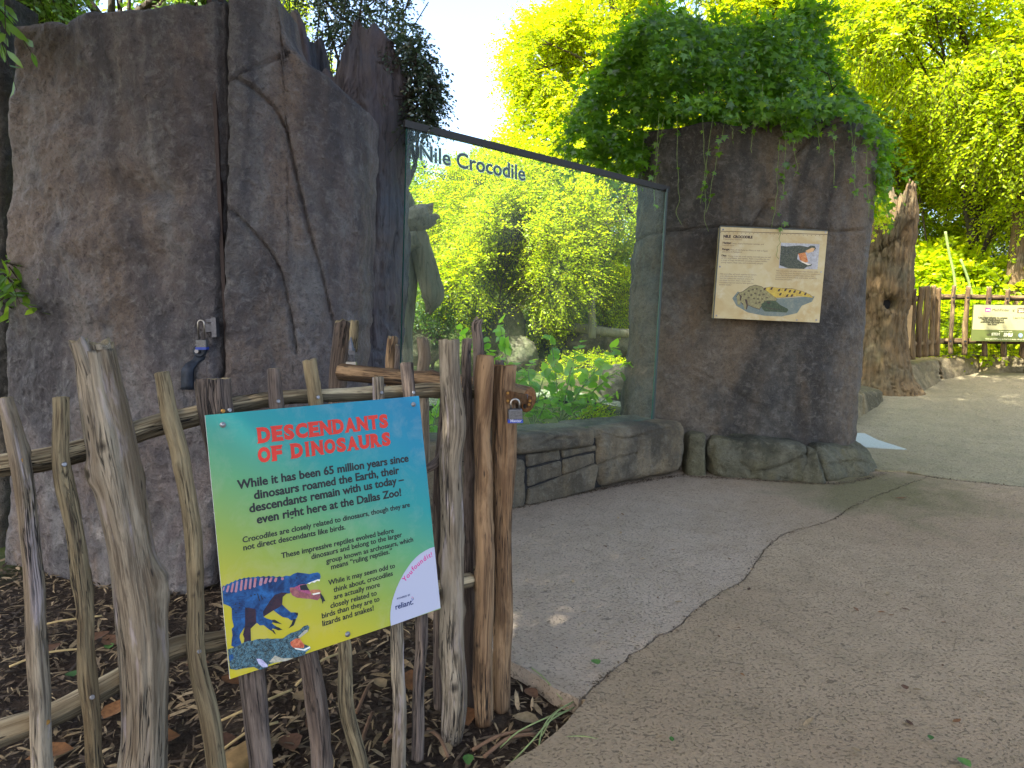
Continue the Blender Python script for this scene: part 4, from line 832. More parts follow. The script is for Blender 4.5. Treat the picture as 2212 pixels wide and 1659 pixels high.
for x0, y0, x1, y1, wd0 in [(205, 360, 195, 420, 20), (262, 345, 240, 440, 30), (322, 315, 300, 440, 30), (378, 290, 358, 440, 32), (440, 270, 425, 420, 32), (500, 258, 484, 405, 32), (560, 250, 548, 395, 32), (622, 246, 608, 375, 34), (700, 240, 686, 350, 42), (772, 240, 750, 325, 38), (838, 236, 818, 305, 34), (900, 240, 890, 300, 36), (985, 236, 985, 275, 36)]:
    S([(x0+4, y0), (x0+wd0, y0), (x1+wd0, y1-12), (x1+wd0*.5, y1), (x1, y1-12)], dm3, 'sail_stripe', .0011)
S([(1105, 372), (1180, 372), (1232, 350), (1240, 420), (1370, 440), (1400, 470), (1520, 455), (1515, 510), (1480, 545), (1380, 525), (1280, 520), (1200, 510), (1140, 480), (1112, 430)], dm7, 'lower_jaw', .0012)
S([(1165, 370), (1240, 335), (1330, 325), (1345, 372), (1380, 420), (1400, 465), (1330, 452), (1240, 420)], dm4, 'mouth', .0014); S([(1235, 345), (1325, 328), (1345, 372), (1370, 410), (1250, 405)], dm5, 'mouth_shadow', .0015)
S([(1370, 425), (1400, 400), (1500, 398), (1530, 425), (1515, 450), (1440, 452), (1400, 450)], printmat('print_tongue', srgb(196, 132, 90), srgb(160, 96, 80), srgb(120, 70, 60), 60), 'tongue', .0016); S([(1515, 440), (1560, 500), (1585, 560), (1560, 555), (1548, 595), (1535, 540), (1518, 510)], dm5, 'tongue_tip', .0016)
S([(1340, 316), (1480, 262), (1510, 262), (1508, 285), (1470, 280), (1440, 305), (1400, 300), (1370, 325)], dm6, 'teeth', .0015); S([(1405, 455), (1510, 435), (1512, 452), (1420, 474)], dm6, 'teeth', .0017)
for p in ([(868, 808), (900, 806), (1000, 868), (920, 855), (880, 845)], [(905, 905), (945, 905), (1005, 942), (950, 952), (910, 935)], [(850, 945), (885, 945), (920, 1010), (890, 990)], [(1150, 795), (1190, 800), (1160, 880), (1085, 926), (1130, 860)], [(1175, 712), (1215, 712), (1215, 750), (1190, 745)]): S(p, dm5, 'claw', .0013)
for x, y in ((370, 595), (425, 585), (338, 662), (425, 642), (376, 714), (582, 485), (630, 468), (1195, 243)): S([(x-14, y), (x-8, y-8), (x+8, y-8), (x+14, y), (x+8, y+8), (x-8, y+8)], dm5, 'dark_spot', .0014)
for sy in np.linspace(500, 780, 9): S([(330+(sy % 60), sy), (500, sy-14), (500, sy-8), (330+(sy % 60), sy+7)], printmat('print_fold_%d' % sy, srgb(20, 44, 86), srgb(28, 60, 110), srgb(30, 52, 84), 38), 'skin_fold', .00125)
for i in range(7): x = 640+i*22; S([(x, 440+i*12), (x+12, 442+i*12), (x+40, 560-i*8), (x+24, 560-i*8)], dm5 if i % 2 else dm1, 'skin_fold', .00125+.00002*i)
cm1 = printmat('print_croc', srgb(16, 34, 44), srgb(66, 104, 118), srgb(140, 160, 150), 130, lo=.42, hi=.6)
cm2 = printmat('print_croc_pale', srgb(150, 150, 130), srgb(196, 184, 160), srgb(90, 110, 110), 130)
croc = [(265, 1208), (300, 1196), (345, 1180), (420, 1150), (480, 1115), (540, 1095), (600, 1090), (650, 1072), (700, 1065), (760, 1068), (800, 1058), (860, 1066), (900, 1062), (1010, 1060), (1070, 1015), (1120, 985), (1160, 975), (1240, 945), (1290, 895), (1345, 880), (1368, 905), (1352, 960), (1300, 1005), (1240, 1050), (1215, 1060), (1300, 1140), (1375, 1168), (1383, 1195), (1325, 1240), (1303, 1285), (1160, 1322), (1060, 1362), (900, 1388), (815, 1412), (806, 1445), (740, 1475), (690, 1482), (620, 1446), (500, 1460), (380, 1485), (295, 1472)]
S(croc, cm1, 'crocodile_print', .0017); S([(1110, 1110), (1180, 1062), (1240, 1062), (1300, 1150), (1290, 1190), (1150, 1185), (1115, 1150)], printmat('print_gullet', srgb(176, 60, 40), srgb(214, 130, 90), srgb(90, 30, 26), 60), 'crocodile_mouth', .0019)
S([(1215, 1040), (1300, 950), (1345, 940), (1350, 965), (1300, 1005), (1240, 1050)], cm2, 'crocodile_palate', .0019); S([(820, 1380), (900, 1290), (1010, 1330), (1160, 1322), (1060, 1362), (900, 1388)], cm2, 'crocodile_throat', .0019); S([(650, 1330), (720, 1340), (800, 1415), (806, 1445), (740, 1450), (680, 1400)], printmat('print_croc_foot', srgb(170, 160, 190), srgb(200, 196, 214), srgb(60, 90, 140), 90), 'crocodile_foot', .0019)
S([(1160, 1185), (1290, 1205), (1372, 1165), (1380, 1185), (1300, 1225), (1180, 1205)], dm6, 'crocodile_teeth', .0021); S([(1280, 1195), (1370, 1172), (1382, 1195), (1325, 1238), (1260, 1225)], printmat('print_croc_blue', srgb(40, 96, 130), srgb(120, 170, 190), srgb(30, 60, 80), 90), 'crocodile_chin', .0020)
S([(275, 1290), (330, 1270), (345, 1320), (300, 1370), (285, 1360)], dm1, 'crocodile_hind_leg', .0019)
cb = lambda x, y: (806.4+.13196*x, 1152+.13196*y)
shape(FR, [cb(*p) for p in [(998, 221), (920, 246), (850, 282), (770, 332), (700, 390), (625, 468), (560, 560), (490, 665), (430, 780), (380, 890), (340, 1000), (310, 1100), (290, 1200), (278, 1300), (275, 1400), (286, 1514), (1098, 1222)]], WHITE, t_sign, 'badge', .0010)
arc = [(533, 772), (582, 716), (628, 660), None, (668, 606), (702, 572), (748, 528), (796, 487), (850, 446), None, (893, 414), (925, 396), (958, 380)]
pp = [q for q in arc if q]; ap = np.array([FR.p2(*cb(*q)) for q in pp]); tg = np.gradient(ap, axis=0); j = 0
for ch in "You found it!":
    if ch == ' ': continue
    V, F = glyph(ch, .018); e = tg[j]/np.linalg.norm(tg[j]); f = np.array([-e[1], e[0]]); q = V-np.array([(V[:, 0].min()+V[:, 0].max())/2, 0])
    mk('badge_text', FR.at(ap[j]+q[:, :1]*.0235*e+q[:, 1:]*.0235*f, .0014), F, MAG, t_sign, False); j += 1
text(FR, "POWERED BY", cb(385, 1088), cb(603, 1018), NAVY, t_sign, .0014, .01, name='badge_text'); text(FR, "reliant.", cb(362, 1250), cb(650, 1158), NAVY, t_sign, .0014, .01, name='badge_text')
for i, (x, y, m) in enumerate([(632, 1045, MAG), (652, 1060, BRASS), (628, 1072, BLUEP), (650, 1082, BLUEP), (632, 1095, BLUEP)]): shape(FR, [cb(x-9, y), cb(x, y-11), cb(x+9, y), cb(x, y+11)], m, t_sign, 'badge_mark', .0014)
for u, v in ((481, 917.8), (893, 873.5), (750.8, 1370)):
    c = FR.at(FR.p2(u, v), 0)[0]; mb = MB(); mb.disc(c+FR.n*.001, FR.n, .0085, .0015, 18); P = [c+FR.n*(.002+.003*math.sin(a)) for a in np.linspace(0, 1.4, 5)]; mb.tube(P, [.0055*math.cos(a)+.0005 for a in np.linspace(0, 1.4, 5)], 14); mb.obj('sign_screw', SCREW, t_sign, True)
# ================================================================== FRONT FENCE
FP = sO-FR.n*.034
def pf(u, v, off=0):
    d = ray(u, v); c = np.array([0, 0, CH]); t_ = ((FP+FR.n*off-c)@FR.n)/(d@FR.n); return c+d*t_
def zc(p): return p[1]*CT-(p[2]-CH)*ST
def fl(rows, off=0):
    out = []
    for u, v, wd0 in rows: p = pf(u, v, off); out.append((*p, wd0/2/FPX*zc(p)))
    return out
fence = thing('stick_fence', 'weathered stick fence of crooked pickets holding the teal sign', 'fence', G(560, 1900))
fence.location.z = 0
def picket(rows, mat, off=0, label=None, name='picket', **k):
    o = log(name, fl(rows, off), mat, fence, **k)
    if label: o['label'] = label
    return o
picket([(104, 1790, 42), (94, 1653, 40), (82, 1437, 40), (62, 1190, 37), (40, 980, 38), (15, 859, 28)], WG, rough=.09, n=26)
picket([(218, 1790, 36), (209, 1653, 34), (190, 1437, 34), (170, 1190, 37), (135, 1004, 33), (127, 859, 30)], WT, rough=.12, n=26)
picket([(305, 1800, 104), (312, 1653, 99), (315, 1561, 93), (309, 1375, 99), (287, 1190, 87), (267, 1066, 90), (246, 943, 90), (221, 835, 84), (203, 752, 78)], WG, off=-.01, n=44, rough=.08, knots=5, step=.01, label='thickest pale post with a forked top', name='post', tops=.5)
picket([(232, 860, 44), (224, 800, 42), (213, 742, 42)], WG, off=.0, n=26, name='post_prong', tops=.5); picket([(205, 850, 44), (188, 795, 40), (170, 735, 38)], WG, off=.004, n=26, name='post_prong', tops=.5)
picket([(484, 1790, 42), (468, 1653, 40), (450, 1530, 40), (426, 1406, 37), (422, 1282, 34), (414, 1159, 37), (394, 1035, 34), (366, 912, 34), (343, 806, 30)], WT, n=26, rough=.12, knots=6)
picket([(572, 1790, 50), (568, 1659, 49), (562, 1588, 50), (551, 1471, 55), (510, 1160, 60), (478, 960, 66), (468, 890, 68), (461, 820, 70)], WD, off=-.03, n=36, label='thick dark post with a sawn flat top', name='post', tops=.1)
picket([(692, 1790, 45), (688, 1659, 45), (685, 1588, 43), (676, 1510, 46), (662, 1428, 40), (628, 1150, 34), (601, 879, 30), (593, 797, 27)], WD, n=24)
picket([(802, 1790, 34), (782, 1659, 33), (764, 1588, 31), (750, 1510, 31), (742, 1392, 27), (716, 1100, 28), (687, 872, 29), (667, 779, 28)], WT, n=24, tops=.3)
picket([(864, 1790, 30), (861, 1659, 30), (861, 1510, 29), (857, 1361, 27), (840, 1100, 25), (820, 880, 25), (815, 815, 24)], WG, n=22)
picket([(898, 1640, 26), (900, 1604, 26), (905, 1471, 26), (912, 1357, 27), (900, 1100, 28), (886, 880, 30), (881, 784, 30)], WD, n=22)
def toprows(rows): return [(*(lambda p: p)(pf(u, v, -.062)), w0/2/FPX*zc(pf(u, v, -.062))) for u, v, w0 in rows]
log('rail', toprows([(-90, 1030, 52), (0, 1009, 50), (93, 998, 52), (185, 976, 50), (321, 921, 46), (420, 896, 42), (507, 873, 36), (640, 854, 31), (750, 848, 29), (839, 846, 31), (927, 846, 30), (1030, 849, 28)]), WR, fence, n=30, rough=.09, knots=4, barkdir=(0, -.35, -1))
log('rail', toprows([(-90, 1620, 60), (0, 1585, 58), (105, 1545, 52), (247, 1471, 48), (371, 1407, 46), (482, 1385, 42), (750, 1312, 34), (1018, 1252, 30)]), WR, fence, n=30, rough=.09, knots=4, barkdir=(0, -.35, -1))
def scr(u, v, m, r=.006, off=.02):
    p = pf(u, v, off); mb = MB(); mb.disc(p, FR.n, r, .003, 12); mb.obj('screw', m, fence)
for u, v, m, off in ((48, 995, BRASS, .016), (102, 1560, BRASS, .018), (139, 1003, SCREW, .018), (366, 913, SCREW, .019), (199, 1506, SCREW, .017), (430, 1407, SCREW, .02), (482, 888, BRASS, .022), (496, 886, SCREW, .02), (601, 867, SCREW, .021), (687, 858, SCREW, .021), (824, 848, SCREW, .018), (893, 848, SCREW, .02)): scr(u, v, m, off=off)
# corner posts: stand on the soil
def stand(rows, base_v, mat, lean=.0, parent=None, name='post', dY=0, sink=.05, **k):
    u0, _, w0 = rows[0]; b = G(u0, base_v, -.06); Y0 = b[1]+dY; out = []
    for u, v, w1 in rows:
        p = W(u, v, Y0); p = W(u, v, Y0+lean*max(0, p[2])); out.append((*p, w1/2/FPX*zc(p)))
    return log(name, out, mat, parent or fence, **k)
stand([(977, 1600, 44), (980, 1560, 52), (981, 1510, 53), (980, 1393, 51), (978, 1149, 50), (976, 1000, 47), (984, 915, 50), (977, 800, 43), (975, 735, 45)], 1600, WG, .12, n=36, knots=6, rough=.07, tops=.12)['label'] = 'big pale corner post'
stand([(1045, 1562, 37), (1043, 1500, 42), (1041, 1393, 41), (1044, 1046, 40), (1041, 928, 37), (1043, 800, 40), (1044, 768, 36)], 1562, WB, .10, n=36, knots=7, rough=.08, ends=ENDB)['label'] = 'brown knotty corner post'
pst = stand([(1084, 1532, 37), (1084, 1393, 40), (1090, 1046, 48), (1091, 928, 52), (1090, 860, 50), (1089, 790, 49)], 1532, WB, .08, n=40, knots=5, rough=.12, tops=.15, ends=ENDB); pst['label'] = 'split post carrying the hasp'
stand([(1012, 1530, 24), (1012, 1200, 24), (1011, 900, 22), (1008, 732, 21)], 1530, WD, .06, n=20)
stand([(1030, 1500, 18), (1026, 1100, 20), (1026, 860, 20), (1032, 760, 23), (1029, 700, 22), (1034, 690, 18)], 1500, WD, .06, n=20, knots=4, tops=.6)
stand([(948, 1530, 20), (946, 1300, 19), (945, 1080, 18), (952, 960, 16), (958, 860, 14)], 1540, WD, .10, n=18)
stand([(1078, 1480, 18), (1079, 1100, 18), (1078, 778, 20)], 1490, WD, .04, n=16, tops=.5)
log('branch', [(*W(u, v, y), r_) for u, v, y, r_ in ((918, 1015, 2.42, .016), (940, 1002, 2.45, .017), (955, 975, 2.5, .014), (962, 920, 2.52, .012))], WD, fence, n=14)
log('branch', [(*W(u, v, 2.6), .017) for u, v in ((1000, 1250), (1020, 1236), (1035, 1228))], WT, fence, n=14)
# rear gate: pale posts and the heavy log with the lock
gate = thing('log_gate', 'rear log gate with a heavy round log ending at the padlock', 'gate', W(900, 1180, 3.2)); gate.location.z = 0
LG = [(*W(737, 806, 3.3), .041), (*W(870, 817, 3.15), .037), (*W(960, 828, 3.02), .04), (*W(1070, 850, 2.86), .046), (*W(1142, 868, 2.76), .050)]
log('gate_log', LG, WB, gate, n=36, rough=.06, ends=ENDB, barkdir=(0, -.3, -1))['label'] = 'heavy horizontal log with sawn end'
for rows, Y, m in (([(728, 1000, 38), (733, 830, 38), (744, 740, 40), (749, 697, 38)], 3.42, WD), ([(762, 760, 18), (764, 720, 20), (765, 694, 18)], 3.36, WT), ([(846, 1130, 24), (847, 900, 24), (844, 797, 24), (847, 729, 22)], 3.28, WB), ([(856, 800, 10), (857, 770, 11), (857, 745, 9)], 3.25, WD), ([(912, 1150, 28), (912, 900, 28), (911, 812, 28), (916, 770, 27), (912, 732, 23)], 3.2, WG)):
    log('post', [(*W(u, v, Y), wd0/2/FPX*Y) for u, v, wd0 in rows], m, gate, n=24, tops=.4, rough=.1)
mb = MB(); a = W(760, 766, 3.33); mb.box(a, (1, 0, 0), (0, 1, 0), (0, 0, 1), .016, .006, .03); mb.tube([a+[0, -.01, .02], a+[-.002, -.01, .06], a+[0, -.01, .085]], [.016, .01, .002], 6); mb.tube([a+[-.012, -.02, -.03], a+[-.010, -.025, .0], a+[.008, -.025, .0], a+[.012, -.02, -.03]], .004, 8); mb.obj('small_latch', METAL, gate)
mb = MB(); mb.box(a+[.002, -.022, -.045], (1, 0, 0), (0, 1, 0), (0, 0, 1), .024, .012, .012); mb.obj('latch_lock', STEEL, gate)
# hasp and padlock at the corner
hp = lambda u, v, y=2.60: W(u, v, y)
def plate(name, px, y, mat, parent, th=.004):
    P = [W(u, v, yy) for (u, v), yy in zip(px, y)]; n_ = nrmz(np.cross(P[1]-P[0], P[-1]-P[0])); n_ = n_ if n_[1] < 0 else -n_; k = len(P); V = [p+n_*th for p in P]+P
    return mk(name, V, [tuple(range(k)), tuple(range(2*k-1, k-1, -1))]+[(i, k+i, k+(i+1) % k, (i+1) % k) for i in range(k)], mat, parent, False)
hs = thing('hasp_lock_plate', 'rusty hinged hasp joining the split post to the log end', 'hasp', hp(1110, 880))
plate('post_plate', [(1093, 846), (1103, 843), (1103, 871), (1094, 873)], [2.565]*4, RUST, hs)
plate('hasp_arm', [(1103, 845), (1112, 846), (1140, 854), (1139, 874), (1112, 868), (1103, 866)], [2.56, 2.565, 2.66, 2.66, 2.565, 2.56], RUST, hs)
plate('hinge_leaf', [(1134, 853), (1150, 856), (1149, 882), (1130, 879)], [2.665, 2.66, 2.66, 2.665], RUST, hs, .006)
mb = MB(); mb.tube([W(1138, 852, 2.655), W(1133, 882, 2.655)], .006, 10); mb.obj('hinge_pin', METAL, hs, True)
for u, v, y in ((1097, 849, 2.555), (1097, 866, 2.555), (1145, 866, 2.645), (1143, 874, 2.645)):
    mb = MB(); mb.disc(W(u, v, y), (0, -1, 0), .0055, .003, 12); mb.obj('screw', BRASS, hs)
pd, c, ex, nr, up_, s0 = padlock('padlock', 'laminated steel padlock with blue bumper hanging from the rusty hasp', W(1112.5, 896, 2.52), .052, (1, .12, 0), (.12, -1, 0), .022)
fr2 = Frame(c, ex, up_); fr2.n = nr
V, F = glyph('Master', .02); k = s0*.8/(V[:, 0].max()-V[:, 0].min()); mk('bumper_text', c+nr*(s0*.318)+up_*(-s0*.47)+ex*(-s0*.38)+V[:, :1]*k*ex+V[:, 1:]*k*up_, F, WHITE, pd, False)
# ================================================================== GLASS LETTERING
GF = Frame(gl_q[0], gl_q[1]-gl_q[0], (0, 0, 1)); 
if GF.n[1] > 0: GF.n = -GF.n
GF.ex = nrmz(np.array([*(gl_q[1]-gl_q[0])[:2], 0])); GF.ey = np.array([0, 0, 1.]); 
ct_ = lambda x, y: (887+.14582*x, 288+.14582*y)
LET = plain('vinyl_grey', (.035, .05, .055), .5); LETW = plain('vinyl_white_halo', (.62, .68, .7), .5)
def gtext(s, p0, p1, cap, bold, mat, off, halo=False):
    a, b = GF.p2(*p0), GF.p2(*p1); H = abs(GF.p2(*cap)[1]-a[1])*.729/glyph('N')[0][:, 1].max(); V, F = glyph(s, bold); x0, x1 = V[:, 0].min(), V[:, 0].max(); q = np.stack([(V[:, 0]-x0)/(x1-x0)*(b[0]-a[0]), V[:, 1]/.729*H+(V[:, 0]-x0)/(x1-x0)*(b[1]-a[1])], -1)
    mk('lettering', GF.at(a+q, off), F, mat, GT, False)
gtext('Nile Crocodile', ct_(130, 390), ct_(1700, 705), ct_(135, 160), .036, LETW, .002); gtext('Nile Crocodile', ct_(134, 388), ct_(1695, 703), ct_(137, 165), .012, LET, .003)
gtext('Crocodylus niloticus', ct_(108, 590), ct_(1050, 770), ct_(112, 505), .0, LET, .003)
# ================================================================== TAN PANEL ON THE PILLAR
Q2 = [(1557, 490), (1788, 500), (1770, 697), (1542, 687)]
hx2, hy2, h02 = pose(Q2); k = 5.93/h02[1]; tO = np.array([0, 0, CH])+h02*k; TX, TY = hx2*k, hy2*k; F2 = Frame(tO, TX, TY)
if F2.n[1] > 0: F2.n = -F2.n
tp = thing('info_panel', 'tan crocodile facts panel bolted on the brown rock pillar', 'sign', tO+TX*.5)
V = [tO, tO+TX, tO+TX+TY, tO+TY]; V = V+[p-F2.n*.10 for p in V]
V[4:] = [p+(1 if i in (0, 3) else -1)*TX*.01 for i, p in enumerate(V[4:])]
panm = printmat('print_parchment', srgb(186, 172, 130), srgb(170, 146, 96), srgb(190, 180, 146), 3.2, .42, .4, .7)
mk('panel_board', V, [(0, 1, 2, 3), (0, 4, 5, 1), (1, 5, 6, 2), (2, 6, 7, 3), (3, 7, 4, 0)], panm, tp, False)
cp_ = lambda x, y: (1520.6+.14582*x, 472.3+.14582*y)
TB = plain('text_brown', srgb(62, 44, 34), .5); TG = plain('text_grey_brown', srgb(104, 90, 70), .5)
S2 = lambda pts, m, nme, off=.001: shape(F2, [cp_(*p) for p in pts], m, tp, nme, off)
S2([(248, 182), (1830, 232), (1830, 240), (248, 190)], TB, 'rule_line')
for i in range(26): x = 250+i*61; y = 205+i*1.95; S2([(x, y-5), (x+8, y), (x, y+5), (x-8, y)], TB, 'stitch_mark')
text(F2, 'NILE', cp_(287, 280), cp_(396, 283), TB, tp, .001, .05, cap=cp_(289, 243), name='title_text'); text(F2, 'CROCODILE', cp_(430, 285), cp_(717, 293), TB, tp, .001, .05, cap=cp_(432, 250), name='title_text')
for s, a, b, m, bo in [('Crocodylus niloticus', (283, 314), (563, 320), TG, 0), ('Habitat:', (277, 370), (404, 375), TB, .03), ('Lakes, rivers, freshwater swamps, and', (416, 376), (886, 390), TG, 0), ('brackish water', (275, 402), (452, 407), TG, 0),
        ('Range:', (270, 465), (379, 469), TB, .03), ('Most of Sub-Saharan Africa, as well as Egypt', (391, 470), (946, 488), TG, 0), ('and parts of Madagascar', (267, 500), (568, 506), TG, 0), ('Diet:', (260, 558), (333, 561), TB, .03),
        ('Young crocs eat small aquatic invertebrates, as well', (350, 562), (988, 584), TG, 0), ('as fish, amphibians, and reptiles. Adult crocodiles can eat', (258, 590), (972, 614), TG, 0), ('a range of large vertebrates including antelope, buffalo,', (255, 622), (940, 645), TG, 0), ('young hippos, large cats, and occasionally people.', (251, 655), (878, 676), TG, 0),
        ('Nile crocodiles will work together to capture', (240, 826), (777, 842), TG, 0), ('prey. Adults use their bodies and tails to', (237, 858), (724, 873), TG, 0), ('herd fish toward the riverbank where they', (234, 890), (742, 906), TG, 0), ('are easier to catch. After a large meal,', (231, 921), (692, 935), TG, 0), ('crocodiles may not need to feed again for', (228, 953), (736, 969), TG, 0), ('several weeks!', (226, 985), (404, 991), TG, 0),
        ('Nile crocodiles will often open their mouths while', (1070, 780), (1690, 802), TG, 0), ('resting. It may look like they’re stuck in a continuous', (1066, 812), (1718, 835), TG, 0), ('yawn, but this pose actually helps reduce the', (1062, 843), (1622, 863), TG, 0), ('temperature of their heads and bodies, as well as', (1059, 875), (1672, 896), TG, 0), ('intimidate intruders.', (1056, 906), (1306, 915), TG, 0)]:
    text(F2, s, cp_(*a), cp_(*b), m, tp, .001, bo)
S2([(1142, 356), (1714, 378), (1680, 752), (1108, 734)], printmat('print_photo_back', srgb(150, 150, 150), srgb(176, 178, 180), srgb(128, 112, 100), 30), 'photo_print', .0012)
S2([(1140, 400), (1220, 412), (1420, 398), (1540, 420), (1580, 398), (1640, 405), (1660, 440), (1620, 490), (1500, 500), (1390, 530), (1380, 600), (1450, 650), (1540, 680), (1600, 672), (1590, 700), (1520, 715), (1480, 745), (1250, 738), (1120, 690)], printmat('print_photo_croc', srgb(34, 40, 30), srgb(76, 80, 58), srgb(120, 124, 116), 70), 'photo_crocodile', .0014)
S2([(1395, 520), (1500, 500), (1520, 560), (1545, 640), (1500, 655), (1420, 610)], printmat('print_photo_mouth', srgb(170, 84, 36), srgb(206, 150, 90), srgb(110, 50, 30), 50), 'photo_mouth', .0016)
S2([(1500, 480), (1600, 430), (1640, 440), (1620, 485), (1540, 512)], plain('print_photo_palate', srgb(200, 160, 110), .5), 'photo_palate', .0016); S2([(1440, 625), (1540, 665), (1590, 680), (1540, 690), (1450, 645)], plain('print_photo_teeth', srgb(214, 204, 180), .5), 'photo_teeth', .0017)
S2([(420, 1180), (500, 1080), (700, 1150), (1100, 1180), (1640, 1150), (1600, 1230), (1450, 1290), (1380, 1400), (1150, 1450), (900, 1440), (650, 1390), (480, 1290)], printmat('print_water_shadow', srgb(112, 120, 108), srgb(94, 106, 102), srgb(130, 134, 116), 12), 'water_print', .0011)
def halo(pts, off): c_ = np.mean(pts, 0); S2([tuple(c_+(np.array(p)-c_)*1.0+8*(np.array(p)-c_)/np.linalg.norm(np.array(p)-c_)) for p in pts], TB, 'ink_outline', off)
halo([(480, 1160), (520, 1100), (580, 1080), (680, 1010), (760, 988), (850, 1010), (940, 1080), (1030, 1150), (1080, 1200), (1000, 1260), (860, 1270), (820, 1340), (730, 1310), (640, 1270), (600, 1290)], .0013)
halo([(880, 1030), (1000, 1010), (1120, 1030), (1300, 1040), (1450, 1075), (1560, 1120), (1620, 1172), (1400, 1145), (1180, 1165), (1060, 1170)], .0013)
for x, y in ((600, 1120), (660, 1070), (720, 1050), (780, 1040), (840, 1070), (700, 1130), (760, 1110), (820, 1130), (880, 1120), (740, 1180), (800, 1190), (860, 1190), (930, 1170), (660, 1170), (770, 1250), (820, 1240), (900, 1225)): S2([(x-20, y), (x, y-14), (x+20, y-4), (x+14, y+12), (x-10, y+12)], printmat('print_scute_%d_%d' % (x, y), srgb(92, 82, 58), srgb(70, 62, 46), srgb(120, 110, 80), 60), 'scute', .0016)
for q in ([(520, 1110), (560, 1150), (545, 1215), (530, 1215), (535, 1150)], [(600, 1190), (640, 1200), (650, 1290), (636, 1345), (620, 1345), (630, 1280)], [(860, 1300), (1000, 1330), (1200, 1350), (1000, 1342)], [(920, 1240), (960, 1230), (1000, 1250), (960, 1256)]): S2(q, TB, 'ink_line', .0019)
S2([(480, 1160), (520, 1100), (580, 1080), (680, 1010), (760, 988), (850, 1010), (940, 1080), (1030, 1150), (1080, 1200), (1000, 1260), (860, 1270), (820, 1340), (730, 1310), (640, 1270), (640, 1330), (600, 1350), (580, 1260), (540, 1230), (540, 1280), (500, 1270)], printmat('print_croc_body', srgb(150, 144, 96), srgb(122, 112, 76), srgb(54, 46, 36), 60), 'crocodile_body', .0015)
S2([(850, 1262), (930, 1212), (1060, 1215), (1130, 1280), (1240, 1335), (1250, 1360), (1220, 1392), (1060, 1380), (900, 1375), (850, 1320)], printmat('print_croc_head', srgb(40, 56, 38), srgb(78, 90, 60), srgb(30, 38, 28), 60), 'crocodile_head', .0017)
S2([(880, 1030), (1000, 1010), (1120, 1030), (1300, 1040), (1450, 1075), (1560, 1120), (1620, 1172), (1400, 1145), (1180, 1165), (1060, 1170)], printmat('print_croc_tail', srgb(190, 166, 62), srgb(160, 132, 54), srgb(206, 184, 96), 40), 'crocodile_tail', .0015)
for x, y in ((900, 1045), (1000, 1040), (1110, 1065), (1205, 1060), (1270, 1080), (1340, 1085), (1420, 1100), (1500, 1120), (1130, 1125), (1230, 1145), (1300, 1145)): S2([(x-22, y+14), (x-6, y-22), (x+26, y-26), (x+8, y+14)], TB, 'tail_band', .0018)
for u, v in ((283, 162), (1802, 204), (236, 711), (1735, 790), (184, 1437), (1375, 1502), (1664, 1502)):
    c = F2.at(F2.p2(*cp_(u, v)), 0)[0]; mb = MB(); mb.disc(c, F2.n, .008, .003, 10); mb.obj('panel_screw', SCREW if u < 1700 else STEEL, tp)
for a, b in (((1541, 690), (1556, 489)), ((1556, 488.5), (1788, 498.5))): mb = MB(); mb.tube([F2.at(F2.p2(*a), -.004)[0], F2.at(F2.p2(*b), -.004)[0]], .006, 6); mb.obj('panel_edge', plain('panel_edge_dark', (.06, .07, .06), .5), tp)
# ================================================================== FAR FENCE AND ITS SIGNS
FY = 10.55
ff = thing('far_stick_fence', 'sun-dappled stick fence with wire netting at the bend of the path', 'fence', W(2060, 780, FY))
def ffp(rows, Y, mat=WY, name='picket', **k): return log(name, [(*W(u, v, Y), w0/2/FPX*Y) for u, v, w0 in rows], mat, ff, step=.04, n=14, **k)
cf = lambda x, y: (1872+.27765*x, 374.4+.27765*y)     # crop 3250..3840
for xt, yt, xb, yb, wd0, dy in [(365, 900, 355, 1440, 46, -.9), (425, 885, 398, 1425, 42, -.75), (475, 880, 455, 1420, 50, -.55), (520, 875, 500, 1415, 40, -.35), (558, 895, 545, 1415, 42, -.2), (680, 875, 650, 1400, 30, 0), (793, 880, 762, 1405, 38, .0), (955, 885, 915, 1415, 40, .0), (1098, 905, 1060, 1420, 40, .0), (1262, 900, 1205, 1430, 40, 0), (1420, 900, 1380, 1435, 42, 0), (1580, 900, 1545, 1440, 40, 0)]:
    a, b = cf(xt, yt), cf(xb, yb); w0 = wd0*.27765
    ffp([(b[0], b[1]+2, w0*1.05), ((a[0]+b[0])/2-1, (a[1]+b[1])/2, w0), (a[0], a[1], w0*.9)], FY+dy, rough=.12, knots=3, tops=.4)
for ya, yb, wd0 in ((962, 985, 42), (1308, 1326, 46)):
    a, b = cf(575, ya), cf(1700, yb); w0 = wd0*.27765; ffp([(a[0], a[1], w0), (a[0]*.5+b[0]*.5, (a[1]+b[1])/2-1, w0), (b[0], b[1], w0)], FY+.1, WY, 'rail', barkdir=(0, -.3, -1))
    a2 = cf(340, ya+18); log('rail', [(*W(a2[0], a2[1], FY-.85), .04), (*W(a[0]+2, a[1], FY+.05), .04)], WY, ff, step=.05, n=12)
mb = MB()
for i in range(34):
    u = 2030+i*7.2; mb.tube([W(u, 640, FY+.14), W(u-7, 776, FY+.14)], .0022, 3)
for i in range(19):
    v = 648+i*7; mb.tube([W(2030, v, FY+.145), W(2275, v+3, FY+.145)], .0022, 3)
o = mb.obj('wire_netting', plain('netting_wire', (.03, .035, .02), .6, .5), ff); o['kind'] = 'stuff'
for x, y in ((677, 966), (790, 968), (955, 975), (1095, 975), (652, 1308), (768, 1308), (1070, 1320)):
    u, v = cf(x, y); mb = MB(); mb.disc(W(u, v, FY-.075), (0, -1, 0), .017, .012, 10); mb.obj('bolt', plain('bolt_black', (.01, .01, .01), .7), ff)
